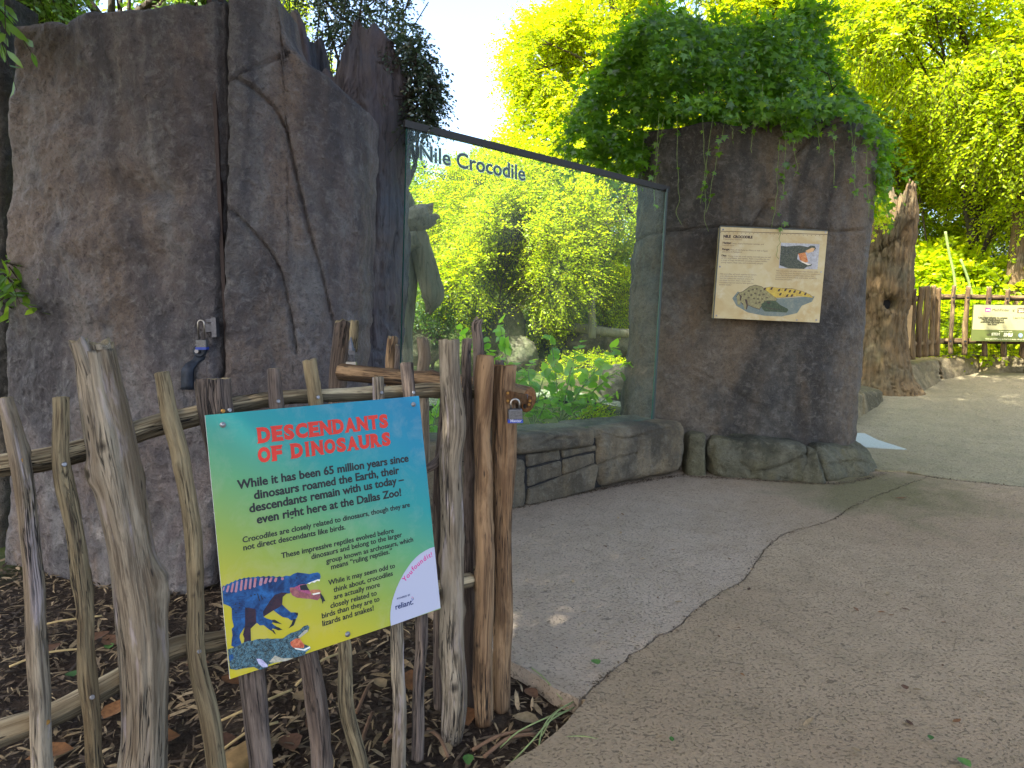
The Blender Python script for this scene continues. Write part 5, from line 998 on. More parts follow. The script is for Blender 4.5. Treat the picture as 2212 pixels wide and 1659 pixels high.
# ledge stones under the far fence
lf = thing('far_ledge', 'curved layered stone ledge below the far stick fence', 'stone wall', G(2080, 800))
for b0, b1, t0, t1, sd_ in [((1998, 848), (2040, 822), (1960, 792), (2030, 776), 41), ((2040, 822), (2118, 805), (2030, 776), (2118, 769), 42), ((2120, 805), (2215, 808), (2120, 769), (2215, 772), 43), ((2217, 808), (2320, 812), (2217, 772), (2320, 776), 44)]:
    gblock('stone', lf, [b0, b1], [t0, t1], LEDGE, .5, lean=.15, r=.05, amp=.03, res=.03, strat=.05, seed=sd_)
F3 = Frame(W(2098, 737, FY-.22), (1, 0, -.028), (-.02, 0, 1)); F3.n = np.array([0, -1, 0.])
fs3 = thing('partner_sign', 'cream and olive notice board fixed to the far stick fence', 'sign', W(2160, 740, FY-.2))
cs = lambda x, y: (2073.6+.08333*x, 622.1+.08333*y)
OL = plain('sign_olive', srgb(84, 92, 40), .5); CRM = plain('sign_cream', srgb(150, 146, 102), .5); LT = plain('sign_light_text', srgb(206, 206, 160), .5); DKT = plain('sign_olive_text', srgb(66, 64, 34), .5)
pts = [(290, 1370), (350, 420), (2550, 450), (2550, 1410)]; P = F3.at([F3.p2(*cs(*p)) for p in pts], 0); P2 = P+[0, .012, 0]
mk('board', np.vstack([P, P2]), [(0, 1, 2, 3), (4, 7, 6, 5), (0, 4, 5, 1), (1, 5, 6, 2), (2, 6, 7, 3), (3, 7, 4, 0)], OL, fs3, False)
S3 = lambda p, m, nme, off=.003: shape(F3, [cs(*q) for q in p], m, fs3, nme, off)
S3([(318, 1075), (360, 440), (2500, 462), (2500, 1110)], CRM, 'cream_field'); S3([(645, 625), (655, 508), (795, 512), (790, 628)], plain('logo_purple', srgb(122, 60, 110), .5), 'logo_square', .005)
S3([(665, 600), (690, 540), (720, 575), (750, 540), (778, 602), (762, 602), (745, 570), (720, 600), (695, 572), (680, 602)], LT, 'logo_mark', .007)
text(F3, 'MathFinder', cs(832, 598), cs(1278, 604), DKT, fs3, .006, .0); text(F3, '@', cs(1350, 600), cs(1412, 602), DKT, fs3, .006, 0)
S3([(1482, 648), (1490, 515), (2000, 520), (2000, 655)], plain('logo_brown', srgb(74, 50, 34), .5), 'logo_block', .005); text(F3, 'DALLAS', cs(1505, 560), cs(1640, 561), LT, fs3, .007, .02, .8); text(F3, 'ZOO', cs(1505, 625), cs(1640, 627), LT, fs3, .007, .05)
for s, a, b in [('Use your phone to access', (465, 788), (1220, 798)), ('FREE math-inspired', (552, 845), (1122, 852)), ('activities throughout', (522, 900), (1142, 908)), ('the Zoo!', (705, 960), (948, 963))]: text(F3, s, cs(*a), cs(*b), DKT, fs3, .006, .03)
text(F3, 'Learn how at', cs(1380, 796), cs(1800, 802), DKT, fs3, .006, 0); text(F3, 'In partnership with', cs(1010, 1138), cs(1345, 1142), LT, fs3, .006, 0)
text(F3, 'talk', cs(680, 1225), cs(805, 1226), DKT, fs3, .006, .01); text(F3, 'STEM', cs(808, 1226), cs(1018, 1230), LT, fs3, .006, .03); text(F3, 'SMU', cs(1120, 1252), cs(1348, 1256), LT, fs3, .006, .06)
text(F3, 'Visit talkSTEM.org to find out more about this program', cs(645, 1335), cs(1900, 1355), LT, fs3, .006, 0)
S3([(1565+55*math.cos(a), 1228+55*math.sin(a)) for a in np.linspace(0, 2*math.pi, 16, endpoint=False)], plain('logo_blue', srgb(120, 140, 170), .5), 'logo_round', .005)
fs4 = thing('small_notice', 'narrow tan notice on the far fence half behind the dead trunk', 'sign', W(1962, 700, FY-1.05))
P = [W(u, v, FY-1.03) for u, v in ((1956, 752), (1966, 752), (1972, 660), (1960, 656))]; mk('notice_board', P+[p+[0, .012, 0] for p in P], [(0, 1, 2, 3), (4, 7, 6, 5), (0, 4, 5, 1), (1, 5, 6, 2), (2, 6, 7, 3), (3, 7, 4, 0)], plain('notice_tan', srgb(170, 140, 92), .6, 0, .3, .2, 8), fs4, False)
# ================================================================== THE EXHIBIT BEHIND THE GLASS
def boulder(label, u, v, Y, ru, rv, mat, seed, name='boulder', sq=1.0):
    e = EL(u, v, Y, ru, rv); n, m = 56, 40; th_ = np.linspace(0, 2*np.pi, n, endpoint=False)[None]; ps = np.linspace(.01, np.pi-.01, m)[:, None]
    N = np.stack([np.sin(ps)*np.cos(th_), np.sin(ps)*np.sin(th_), np.cos(ps)+0*th_], -1); r = 1+fbm(N*1.3+seed, 4, seed)*.16+fbm(N*6+seed, 3, seed)*.03
    P = np.array(e[:3])+N*r[..., None]*np.array(e[3:6])*[1, 1, sq]; V = P.reshape(-1, 3); F = gridF(m, n, True).tolist()+[list(range(n))[::-1], list(range((m-1)*n, m*n))]
    o = mk(name, V, F, mat); props(o, label, 'rock'); return origin_to(o, (e[0], e[1], e[2]-e[5]))
boulder('tall sloping boulder behind the glass with a pale top', 1082, 745, 12.2, 58, 84, BOULDER, 51); boulder('round boulder leaning on the tall sloping one behind the glass', 1118, 772, 11.6, 52, 50, BOULDER, 52)
boulder('low flat rock by the stream left of the corner post', 915, 750, 11.5, 52, 40, BOULDER, 53); boulder('dark rounded rock at the foot of the pillar inside the exhibit', 1345, 835, 9.3, 52, 48, STONE2, 54); boulder('long grey rock bank below the fallen log in the exhibit', 1290, 745, 13.0, 85, 42, STONE, 55)
ew = thing('exhibit_wall_log', 'weathered horizontal log lying on the bank in the exhibit', 'log'); log('log', [(*W(u, v, 12.2), r_) for u, v, r_ in ((1212, 705, .07), (1270, 712, .09), (1340, 718, .08), (1400, 722, .07))], STUMP3, ew, step=.08, n=16)
t = thing('dead_snag', 'upright grey dead stump among the exhibit shrubs', 'tree stump', W(1280, 720, 12)); log('snag', [(*W(1279, 730, 12), .07), (*W(1281, 640, 12), .06), (*W(1280, 630, 12), .055)], STUMP3, t, step=.08, n=14, tops=.4)
t = thing('broken_limb', 'huge broken grey branch stub hanging beside the glass edge', 'dead branch', W(880, 800, 6.4))
LM = lambda nme, rows, Y, m=STUMP3, **k: log(nme, [(*W(u, v, Y), r_/FPX*Y) for u, v, r_ in rows], m, t, step=.03, n=30, rough=.14, **k)
LM('limb', [(840, 470, 28), (880, 478, 26), (915, 470, 26), (936, 463, 20)], 6.4, tops=.5); LM('limb', [(896, 500, 22), (908, 545, 24), (922, 600, 24), (935, 640, 22), (925, 672, 6)], 6.45, knots=4, tops=.4); LM('limb', [(830, 560, 26), (870, 530, 22), (905, 516, 18)], 6.35); LM('limb', [(868, 520, 22), (882, 580, 20), (878, 660, 18), (872, 780, 18), (868, 960, 20)], 6.5); LM('limb', [(872, 425, 16), (884, 440, 14), (890, 450, 10)], 6.6)
# stream water
wv = [G(905, 905, -.03), G(1010, 880, -.03), G(1120, 868, -.03), G(1240, 872, -.03), G(1345, 905, -.03), G(1340, 885, -.03), G(1230, 845, -.03), G(1120, 838, -.03), G(1000, 842, -.03), G(950, 800, -.03), G(905, 770, -.03), G(880, 775, -.03), G(880, 905, -.03)]
wv = np.array(wv); wv[:, 2] = .02+gz(wv[:, 1])*.0+np.linspace(0, 0, len(wv))
def watermat():
    n = NB('stream_water'); v = n.coord(); a = n.noise(v, 9, 4, .6, 1); return n.done(n.mix(n.ramp(a, [(.4, 0), (.6, 1)]), (.10, .12, .08), (.3, .32, .26)), .08, n.bump(a, .5, .03), .8)
WA_ = watermat(); k = len(wv)
wv[:, 2] = np.array([terr(p[0], p[1]) for p in wv]).mean()+.05
o = mk('stream_water', np.vstack([wv, wv-[0, 0, .03]]), [tuple(p) for p in tessellate_polygon([[Vector(p) for p in wv]])], WA_, None, False); o['kind'] = 'structure'
# pale concrete bank of the stream
# ================================================================== VEGETATION
# saplings behind the glass
def sapling(label, u, vb, Y, stems, mat=L_SAP, leaf=.11, seed=1, tpl=T_HEART):
    rng = np.random.default_rng(seed); b = W(u, vb, Y); t = thing('sapling', label, 'sapling', b, 'leafy saplings behind the glass'); mb = MB(); Cs = []
    for (u1, v1, dy) in stems:
        e = W(u1, v1, Y+dy); mid = (b*.45+e*.55)+[0, 0, .06]; c = catmull([(*b, .008), (*mid, .006), (*e, .002)], .03); mb.tube(c[:, :3], c[:, 3], 6)
        P = c[len(c)//4:, :3]; idx = np.linspace(0, len(P)-1, max(6, int(np.linalg.norm(e-b)/.035))).astype(int)
        for j, i in enumerate(idx):
            T_ = nrmz(P[min(i+1, len(P)-1)]-P[max(i-1, 0)]); s = nrmz(np.cross(T_, [0, .3, 1])+rng.normal(0, .3, 3))*(1 if j % 2 else -1)
            Cs.append((P[i]+s*.02, s*.8+T_*.5+[0, 0, -.25], np.array([0, -.35, 1])+rng.normal(0, .35, 3), leaf*rng.uniform(.7, 1.25)))
    mb.obj('stem', STEMG, t, True); A = [np.array([c[i] for c in Cs]) for i in range(4)]; leafcloud('leaves', A[0], A[1], A[2], A[3], tpl, mat, t, 1.0, rng)
sapling('bright sapling arching left above the stick fence posts', 1110, 900, 6.9, [(990, 715, .1), (1030, 725, -.1), (1060, 760, 0), (1080, 700, .2), (1150, 780, .1), (1100, 800, -.2)], seed=61)
sapling('bright sapling with a long arm reaching to the grey pillar flank', 1210, 915, 6.8, [(1385, 772, -.3), (1300, 790, -.2), (1250, 740, 0), (1190, 730, .1), (1150, 830, -.1), (1330, 750, .2)], seed=62)
sapling('bushy sapling directly behind the stone wall coping', 1150, 925, 6.6, [(1110, 840, 0), (1180, 800, .1), (1210, 850, -.1), (1270, 860, -.1), (1140, 790, .2)], seed=63)
sapling('small sapling low between the other two behind the glass', 1260, 920, 7.0, [(1240, 840, 0), (1290, 830, .1), (1330, 850, 0), (1200, 870, 0), (1310, 890, -.1)], seed=64, leaf=.09)
sapling('small sapling seen through the gap left of the corner post', 925, 965, 5.7, [(905, 880, 0), (945, 890, .1), (960, 850, .1), (930, 920, 0)], seed=65, leaf=.08)
# low growth along the glass foot
def clump(name, label, cat, ells, M, k, leaf, L, mat, seed, group=None, **kw): 
    e = np.array(ells); b = (e[0, 0], e[0, 1], float(terr(e[0, 0], e[0, 1])))
    return tree(name, label, cat, b, ells, M, k, leaf, L, mat, seed, group, tr=kw.pop('tr', .02), **kw)
clump('undergrowth', 'low bright undergrowth just behind the stone wall coping', 'undergrowth', [EL(1150, 935, 6.5, 70, 40), EL(1260, 925, 6.8, 70, 32), EL(1060, 930, 6.3, 50, 40)], 420, 8, .05, .2, L_BRIGHT, 71, limbs=False)
clump('undergrowth', 'sunny yellow-green ground cover on the stream bank', 'undergrowth', [EL(1270, 800, 11.5, 80, 34), EL(1200, 815, 11, 50, 22), EL(1330, 830, 11, 60, 30), EL(1000, 715, 13, 90, 22), EL(960, 730, 12.5, 60, 18)], 1500, 8, .055, .22, L_YELLOW, 72, limbs=False)
# exhibit trees
clump('shrub', 'wide bright shrub with fanning stems in the middle of the exhibit', 'shrub', [EL(1090, 500, 11.4, 55, 80), EL(1010, 600, 11.4, 70, 60), EL(1200, 600, 11.6, 70, 60), EL(1130, 540, 11.8, 120, 110), EL(1150, 470, 12.5, 130, 120), EL(1320, 380, 13.6, 90, 90), EL(1120, 600, 12.2, 150, 90), EL(1020, 480, 13, 110, 120), EL(1240, 540, 12.6, 110, 120), EL(1130, 400, 13, 110, 70)], 11500, 12, .072, .5, L_YELLOW, 73, tr=.018)
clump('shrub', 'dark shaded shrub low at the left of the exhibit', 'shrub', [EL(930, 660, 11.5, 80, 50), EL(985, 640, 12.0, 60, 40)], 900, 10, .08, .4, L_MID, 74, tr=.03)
clump('shrub', 'bushy bright shrub right of the fanning shrub', 'shrub', [EL(1260, 650, 13.2, 110, 60), EL(1330, 560, 13, 90, 110), EL(1200, 700, 13.2, 70, 30), EL(1330, 430, 13.4, 100, 80)], 3600, 10, .07, .4, L_BRIGHT, 75, tr=.04)
tree('tree', 'loose bright tree filling the gap behind the grey pillar flank', 'tree', (4.2, 17.5, 1.2), [EL(1330, 450, 17, 110, 110), EL(1230, 380, 17.5, 120, 100), EL(1100, 440, 17.5, 120, 90), EL(1380, 620, 16.5, 90, 90)], 3600, 11, .12, .6, L_BRIGHT, 176, tr=.1, limbs=False)
tree('tree', 'pale hazy tree at the far left of the exhibit', 'tree', (-3.2, 19, .8), [EL(930, 450, 19, 90, 100), EL(880, 520, 19, 70, 120), EL(1010, 430, 18, 80, 70), EL(950, 580, 18, 90, 60)], 3200, 10, .11, .6, L_FAR, 76, tr=.14)
tree('tree', 'bright tall tree rising behind the top rail of the glass', 'tree', (3.6, 16, .6), [EL(1180, 330, 15, 110, 90), EL(1250, 160, 15, 130, 130), EL(1330, 40, 15.5, 170, 120), EL(1160, 130, 15, 70, 90), EL(1400, 250, 15, 130, 140), EL(1280, -90, 16, 110, 90), EL(1450, 400, 15.5, 110, 120)], 7600, 12, .105, .55, L_YELLOW, 77, tr=.16)
tree('tree', 'tall sunlit tree behind the vine mound and rock pillar', 'tree', (4.5, 15, .6), [EL(1480, -20, 15, 110, 80), EL(1640, 60, 14.6, 160, 80), EL(1790, 90, 14.6, 110, 110), EL(1720, -60, 15, 160, 90), EL(1560, 20, 15, 180, 110), EL(1750, -20, 15, 170, 120), EL(1500, 120, 15, 120, 100), EL(1650, 200, 16, 220, 160), EL(1550, 420, 15, 130, 160)], 8600, 12, .12, .6, L_YELLOW, 78, tr=.16)
tree('tree', 'sunlit yellow-green tree behind the warm dead trunk', 'tree', (6.6, 14.4, .7), [EL(1860, 130, 14, 130, 150), EL(1900, 330, 13.6, 130, 130), EL(2000, 480, 13.4, 120, 130), EL(1850, 520, 14, 90, 120), EL(2050, 280, 14, 140, 140), EL(1960, 610, 13, 90, 60)], 7600, 12, .115, .5, L_YELLOW, 79, tr=.12)
tree('tree', 'tree with bright drooping leaf sprays at the upper right', 'tree', (8.6, 12.8, .7), [EL(2080, 60, 11, 190, 120), EL(2200, 200, 11, 130, 140), EL(1930, 20, 11.5, 130, 90), EL(2260, 380, 11.5, 90, 110), EL(2120, 330, 12.4, 90, 70)], 5600, 12, .10, .5, L_BRIGHT, 80, tr=.11, droop=.9)
tree('tree', 'bright crown of a tree outside the right picture edge', 'tree', (*W(2190, 640, 11.6)[:2], .35), [EL(2290, 120, 11.6, 120, 120)], 700, 10, .09, .5, L_BRIGHT, 81, tr=.17, limbs=False)
t = thing('tree', 'ribbed sunlit brown trunk rising behind the far sign', 'tree', W(2180, 700, 11.4)); log('trunk', [(*W(u, v, 11.4), r_/FPX*11.4) for u, v, r_ in ((2184, 700, 26), (2192, 640, 20), (2200, 540, 15), (2207, 430, 13), (2214, 250, 12))], STUMP2, t, step=.06, n=26, rough=.14)
clump('undergrowth', 'broad-leaved bright plants behind the far stick fence', 'undergrowth', [EL(2010, 600, 12.2, 70, 60), EL(2090, 590, 12.0, 80, 30), EL(2180, 620, 11.6, 60, 26), EL(2060, 700, 11.6, 120, 60), EL(2190, 700, 11.8, 80, 60), EL(2030, 540, 13, 60, 60)], 1900, 9, .13, .4, L_BRIGHT, 82, limbs=False, tpl=T_OVAL)
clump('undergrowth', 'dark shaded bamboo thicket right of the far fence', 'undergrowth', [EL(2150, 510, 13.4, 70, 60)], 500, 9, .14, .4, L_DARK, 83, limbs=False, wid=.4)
t = thing('green_stalks', 'two pale green bent stalks above the far fence', 'stalks', W(2065, 640, 11.2))
for rows in ([(2066, 640), (2060, 590), (2050, 545), (2042, 500)], [(2100, 640), (2090, 600), (2075, 560)]):
    mb = MB(); c = catmull([(*W(u, v, 11.2), .02) for u, v in rows], .05); mb.tube(c[:, :3], c[:, 3], 8); mb.obj('stalk', STEMG, t, True)
tree('tree', 'leafy dark tree peeking above the rock door', 'tree', (-5, 8.5, 0), [EL(120, -20, 8, 160, 60), EL(330, -40, 8.5, 140, 55), EL(480, -60, 8, 90, 60), EL(20, -60, 7, 120, 80)], 1700, 10, .09, .4, L_MID, 84, tr=.14)
tree('tree', 'yellow-green tree glimpsed through the broken trunk top', 'tree', (-3.4, 13, 0), [EL(620, 60, 12, 40, 50), EL(690, 170, 12, 40, 30), EL(560, -30, 12, 90, 60)], 500, 9, .09, .4, L_BRIGHT, 85, tr=.12)
# overhanging shrub with dark glossy leaves
tree('overhanging_shrub', 'dark glossy-leaved shrub hanging over the hollow trunk against the sky', 'shrub', (-1.9, 6.2, .0), [EL(780, 40, 5.6, 120, 50), EL(760, -60, 5.8, 170, 70), EL(840, 110, 5.3, 60, 60), EL(720, 90, 5.6, 55, 40), EL(880, -10, 5.6, 60, 40)], 560, 9, .042, .17, L_GLOSSY, 86, tr=.03, droop=.7, thr=-.05, nf=3, shell=.1, tpl=T_OVAL, wid=1.0, twig_r=.002)
tree('overhanging_shrub', 'glossy shrub sprays drooping off the right of the hollow trunk top', 'shrub', (-.95, 5.2, 2.0), [EL(850, 160, 4.95, 50, 60), EL(905, 200, 4.9, 36, 50), EL(895, 130, 4.9, 30, 40), EL(930, 200, 4.9, 20, 36), EL(905, 265, 4.85, 20, 26)], 420, 10, .036, .16, L_GLOSSY, 87, tr=.02, droop=1.1, thr=-.3, nf=4, shell=.1, tpl=T_OVAL, twig_r=.002)
# bamboo leaves at the far left edge
tree('bamboo', 'bamboo leaves hanging at the upper left picture edge', 'bamboo', (-3.6, 4.0, -.05), [EL(10, 60, 3.7, 40, 70), EL(30, -10, 3.7, 90, 40), EL(5, 600, 3.9, 14, 60)], 60, 6, .13, .25, L_MID, 88, tr=.012, droop=.9, tpl=T_BLADE, wid=3.0, limbs=False)
# ------------------------------------------------ vine mound on the pillar
rng = np.random.default_rng(90)
vm = thing('vine_mound', 'big mound of lobed green vine leaves spilling over the rock pillar', 'vine', W(1640, 262, 6.3))
outl = [(1222, 335), (1226, 285), (1258, 211), (1290, 165), (1323, 125), (1346, 87), (1365, 48), (1417, 20), (1480, 28), (1550, 55), (1620, 50), (1690, 40), (1722, 12), (1755, 10), (1784, 75), (1814, 170), (1870, 230), (1910, 285), (1916, 340), (1902, 410), (1880, 330), (1850, 290), (1780, 268), (1740, 292), (1700, 300), (1670, 272), (1600, 268), (1560, 256), (1500, 268), (1460, 256), (1420, 285), (1395, 350), (1350, 375), (1290, 350), (1230, 330)]
def inside(U, V, pl):
    r = np.zeros(U.shape, bool); n = len(pl)
    for i in range(n):
        x0, y0 = pl[i]; x1, y1 = pl[(i+1) % n]; c = ((y0 > V) != (y1 > V)) & (U < (x1-x0)*(V-y0)/((y1-y0) or 1e-9)+x0); r ^= c
    return r
def vinepts(M):
    U = rng.uniform(1170, 1925, M*3); V = rng.uniform(0, 415, M*3); k = inside(U, V, outl); U, V = U[k][:M], V[k][:M]
    ed = poly_dist(U, V, outl+[outl[0]]); bulge_ = np.sqrt(np.clip(ed/90, 0, 1))
    fb = rng.uniform(0, 1, len(U))**1.6; bum = fbm(np.stack([U/60, V/60, 0*U], -1), 3, 91)*.22
    Yf = 6.45-bulge_*.45+bum; Yf = Yf-np.where((V > 205) & (U > 1440) & (noise(np.stack([U/45, V/45, 0*U], -1), 97) > -.05), .36, 0); Yb = 6.9+bulge_*.5; Y = Yf+(Yb-Yf)*fb*np.where(U < 1400, .5, 1)
    hole = (noise(np.stack([U/34, V/34, Y*2], -1), 92) < -.42) & (V > 150); U, V, Y = U[~hole], V[~hole], Y[~hole]
    return np.array([W(u, v, y) for u, v, y in zip(U, V, Y)]), U, V
C, U, V = vinepts(11500); n = len(C); D = rng.normal(0, .5, (n, 3)); D[:, 2] -= .8; D[:, 0] += (U-1600)/500; D[:, 1] -= .5
N = rng.normal(0, .38, (n, 3)); N[:, 2] += .75; N[:, 1] -= .75
leafcloud('leaves', C, D, N, rng.uniform(.032, .088, n), T_PALM, L_VINE, vm, 1.0, rng)
oi = [k for k in range(len(outl)-12)]; Oq = []; Dq = []
for _ in range(330):
    k = rng.integers(0, len(outl)-1); t_ = rng.random(); u = outl[k][0]*(1-t_)+outl[k+1][0]*t_; v = outl[k][1]*(1-t_)+outl[k+1][1]*t_
    if 400 < v or (v > 240 and 1430 < u < 1850 and rng.random() < .6): continue
    Oq.append(W(u+(1600-u)*.04, v+(150-v)*.05, 6.45+rng.uniform(-.1, .5))); Dq.append([(u-1600)/260+rng.normal(0, .5), rng.normal(-.2, .4), (150-v)/220+rng.normal(-.2, .5)])
Oq = np.array(Oq); Dq = np.array(Dq); LQ = rng.uniform(.12, .42, len(Oq)); C, LD, LN, S_ = sprays(Oq, Dq, LQ, 8, .075, rng, 1.1); leafcloud('outer_leaves', C, LD, LN, S_, T_PALM, L_VINE, vm, 1.0, rng); twigs(Oq, Dq, LQ, .0025, 1.1, rng, 'tendrils', STEMG, vm)
mb = MB()
for i in range(130):
    u, v = rng.uniform(1300, 1880), rng.uniform(90, 250)
    if not inside(np.array([u]), np.array([v]), outl)[0]: continue
    y = 6.5+rng.uniform(0, .6); p = [W(u, v, y)]
    for _ in range(5): p.append(p[-1]+np.array([rng.normal(0, .09), rng.normal(0, .06), -rng.uniform(.02, .12)]))
    mb.tube(p, rng.uniform(.002, .006), 5)
o = mb.obj('vine_stems', TWIG, vm, True); o['kind'] = 'stuff'
def strand(u, v0, v1, y, seed, n=None, leaf=.06, drift=0):
    rg = np.random.default_rng(seed); p = []; k = 10
    for i in range(k): t_ = i/(k-1); p.append(W(u+drift*t_+rg.normal(0, 3)*t_, v0+(v1-v0)*t_, y))
    c = catmull(np.c_[p, np.full(k, .002)], .02)[:, :3]; m2 = MB(); m2.tube(c, .0022, 5); so_ = m2.obj('hanging_strand', STEMG, vm, True)
    L_ = np.linalg.norm(p[-1]-p[0]); q = n or int(L_/.07)+1; idx = rg.integers(0, len(c), q)
    D = rg.normal(0, .6, (q, 3)); D[:, 2] -= .7; N = rg.normal(0, .4, (q, 3)); N[:, 1] -= .9; N[:, 2] += .4
    leafcloud('strand_leaves', c[idx]+rg.normal(0, .012, (q, 3)), D, N, leaf*rg.uniform(.5, 1.2, q), T_PALM, L_VINE, so_, 1, rg)
for i, (u, v0, v1, y, dr, nn_2) in enumerate([(1424, 240, 440, 6.02, -14, 10), (1436, 250, 400, 6.05, -30, 8), (1462, 250, 485, 6.0, 4, 3), (1518, 250, 500, 6.0, 10, 4), (1540, 250, 440, 6.0, -26, 7), (1568, 250, 460, 6.0, -45, 10), (1575, 240, 300, 5.98, 10, 5), (1648, 180, 262, 5.95, -6, 4), (1690, 200, 300, 5.95, 0, 12), (1700, 230, 420, 5.96, -8, 16), (1706, 230, 380, 5.96, 14, 9), (1685, 300, 500, 5.97, -16, 5), (1690, 480, 560, 5.9, -14, 2), (1720, 250, 310, 5.96, 8, 5), (1765, 255, 330, 5.97, 6, 6), (1800, 270, 400, 6.0, 4, 8), (1838, 270, 420, 6.02, 12, 9), (1850, 260, 360, 6.0, -8, 7), (1872, 290, 470, 6.1, 4, 10), (1392, 280, 420, 6.2, -10, 12), (1370, 300, 420, 6.3, 4, 10), (1595, 245, 290, 5.97, 12, 3), (1628, 250, 330, 5.98, -5, 2), (1410, 400, 456, 5.95, 6, 1)]): strand(u, v0, v1, y, 100+i, nn_2, .055, dr)
for i, (u, v0, v1, dr) in enumerate([(1868, 440, 520, 10), (1880, 460, 560, -14), (1895, 470, 600, 20), (1860, 450, 500, -4), (1905, 480, 590, -20)]): pass
tree('vine_tuft', 'light vine tuft draped over the left of the warm dead trunk', 'vine', (*W(1872, 470, 9.3)[:2], 2.4), [EL(1872, 455, 9.25, 26, 30), EL(1882, 520, 9.15, 18, 40)], 70, 7, .07, .2, L_BRIGHT, 95, limbs=False, droop=1.4, shell=.1, tpl=T_PALM, twig_r=.003, twigmat=STEMG)
# ------------------------------------------------ unseen trees added to block the sun from the foreground, crowns out of view
tree('sun_blocker_tree', 'unseen sun-blocking tree added left of the rock door, with a wide crown', 'tree', (-7.5, 1.5, -.05), [(-6.6, .4, 6.8, 2.6, 2.4, .9), (-4.4, 2.6, 7.2, 2.4, 2.2, .9), (-3.4, -.8, 6.8, 2.4, 2.2, .9), (-6.2, 3.6, 7.0, 2.2, 1.8, .8), (-8.5, -1.6, 6.6, 2.4, 2.6, .9)], 7000, 10, .20, .7, L_DARK, 96, tr=.28, nf=.7, thr=-.6)
tree('sun_blocker_tree', 'unseen sun-blocking tree added beside the path behind the viewer', 'tree', (-2.5, -4.5, -.05), [(-1.4, 1.2, 6.8, 2.4, 2.2, .8), (-.8, 3.8, 7.2, 2.2, 1.8, .8), (1.2, 2.0, 7.0, 2.2, 2.0, .7), (-1.0, -1.8, 6.6, 2.4, 2.0, .8), (1.8, 4.6, 7.6, 2.2, 1.6, .6), (-2.6, 2.8, 7.6, 2.2, 2.0, .7), (1.0, -.4, 6.6, 2.0, 2.0, .7), (-.2, 1.6, 7.8, 2.6, 2.4, .7), (-3.6, -3.2, 6.6, 2.2, 2.0, .8)], 12500, 10, .20, .7, L_DARK, 97, tr=.24, nf=.7, thr=-.6)
# ================================================================== LITTER
rng = np.random.default_rng(120)
def soilpts(M, umin=-1.0):
    P = np.stack([rng.uniform(-4.2, .35, M), rng.uniform(.9, 4.4, M)], -1); return P
polyS = [(-4.5, 4.6), (-3.0, 4.0), (-1.5, 3.65), (-1.0, 3.9), (-.5, 3.7), tuple(G(900, 1290)[:2]), tuple(eA[0][:2]), tuple(eA[-1][:2]), tuple(eB[8][:2]), tuple(eB[len(eB)//2][:2]), tuple(eB[-1][:2]), (-4.5, .8)]
def scatter(M, smin, smax, tpl, mat, name, label, wid=1.0, flat=1.6, z=.012, cat='leaf litter', lift=.25):
    P = soilpts(M); k = inside(P[:, 0], P[:, 1], polyS); P = P[k]; n = len(P); C = np.stack([P[:, 0], P[:, 1], terr(P[:, 0], P[:, 1])+rng.uniform(.002, z, n)], -1)
    D = rng.normal(0, 1, (n, 3)); D[:, 2] = rng.normal(0, lift, n); N = rng.normal(0, .3, (n, 3)); N[:, 2] += flat
    o = leafcloud(name, C, D, N, rng.uniform(smin, smax, n), tpl, mat, None, wid, rng); o['label'] = label; o['category'] = cat; return o
scatter(15000, .015, .05, T_DIA, DRY, 'leaf_litter', 'fine dark leaf litter covering the soil behind the stick fence', .9, z=.02)
scatter(1500, .05, .12, T_BLADE, DRYT, 'bamboo_litter', 'pale bamboo leaf blades scattered over the dark soil', 1.9, z=.03, lift=.14)
scatter(700, .08, .22, T_BLADE, DRY, 'straw_litter', 'thin straw stalks lying across the soil behind the fence', .7, z=.03, lift=.12)
scatter(7000, .025, .075, T_BLADE, DRYT, 'straw_bits', 'short pale straw bits mixed through the dark leaf litter', 1.2, z=.03, lift=.2)
def fallen(u, v, size, mat, label, name='fallen_leaf', group=None, tpl=T_OVAL, wid=1.3, ang=None, z=-.045):
    p = G(u, v, z); a = rng.uniform(0, 6.28) if ang is None else ang; rg = rng
    T, TF = tpl; c = T[:, 0]*wid; curl = (np.abs(c)**1.5)*.5+((T[:, 1]-.5)**2)*rg.uniform(-.1, .35); X = np.array([math.cos(a), math.sin(a), 0]); D = np.array([-math.sin(a), math.cos(a), rg.uniform(-.05, .15)])
    V = size*(c[:, None]*X+T[:, 1:2]*D)+np.stack([0*c, 0*c, size*curl+.006], -1)
    o = mk(name, V, TF, mat, None, True, {'var': np.full(len(V), rg.uniform(0, 1))}); o.location = p; props(o, label, 'leaf', group); return o
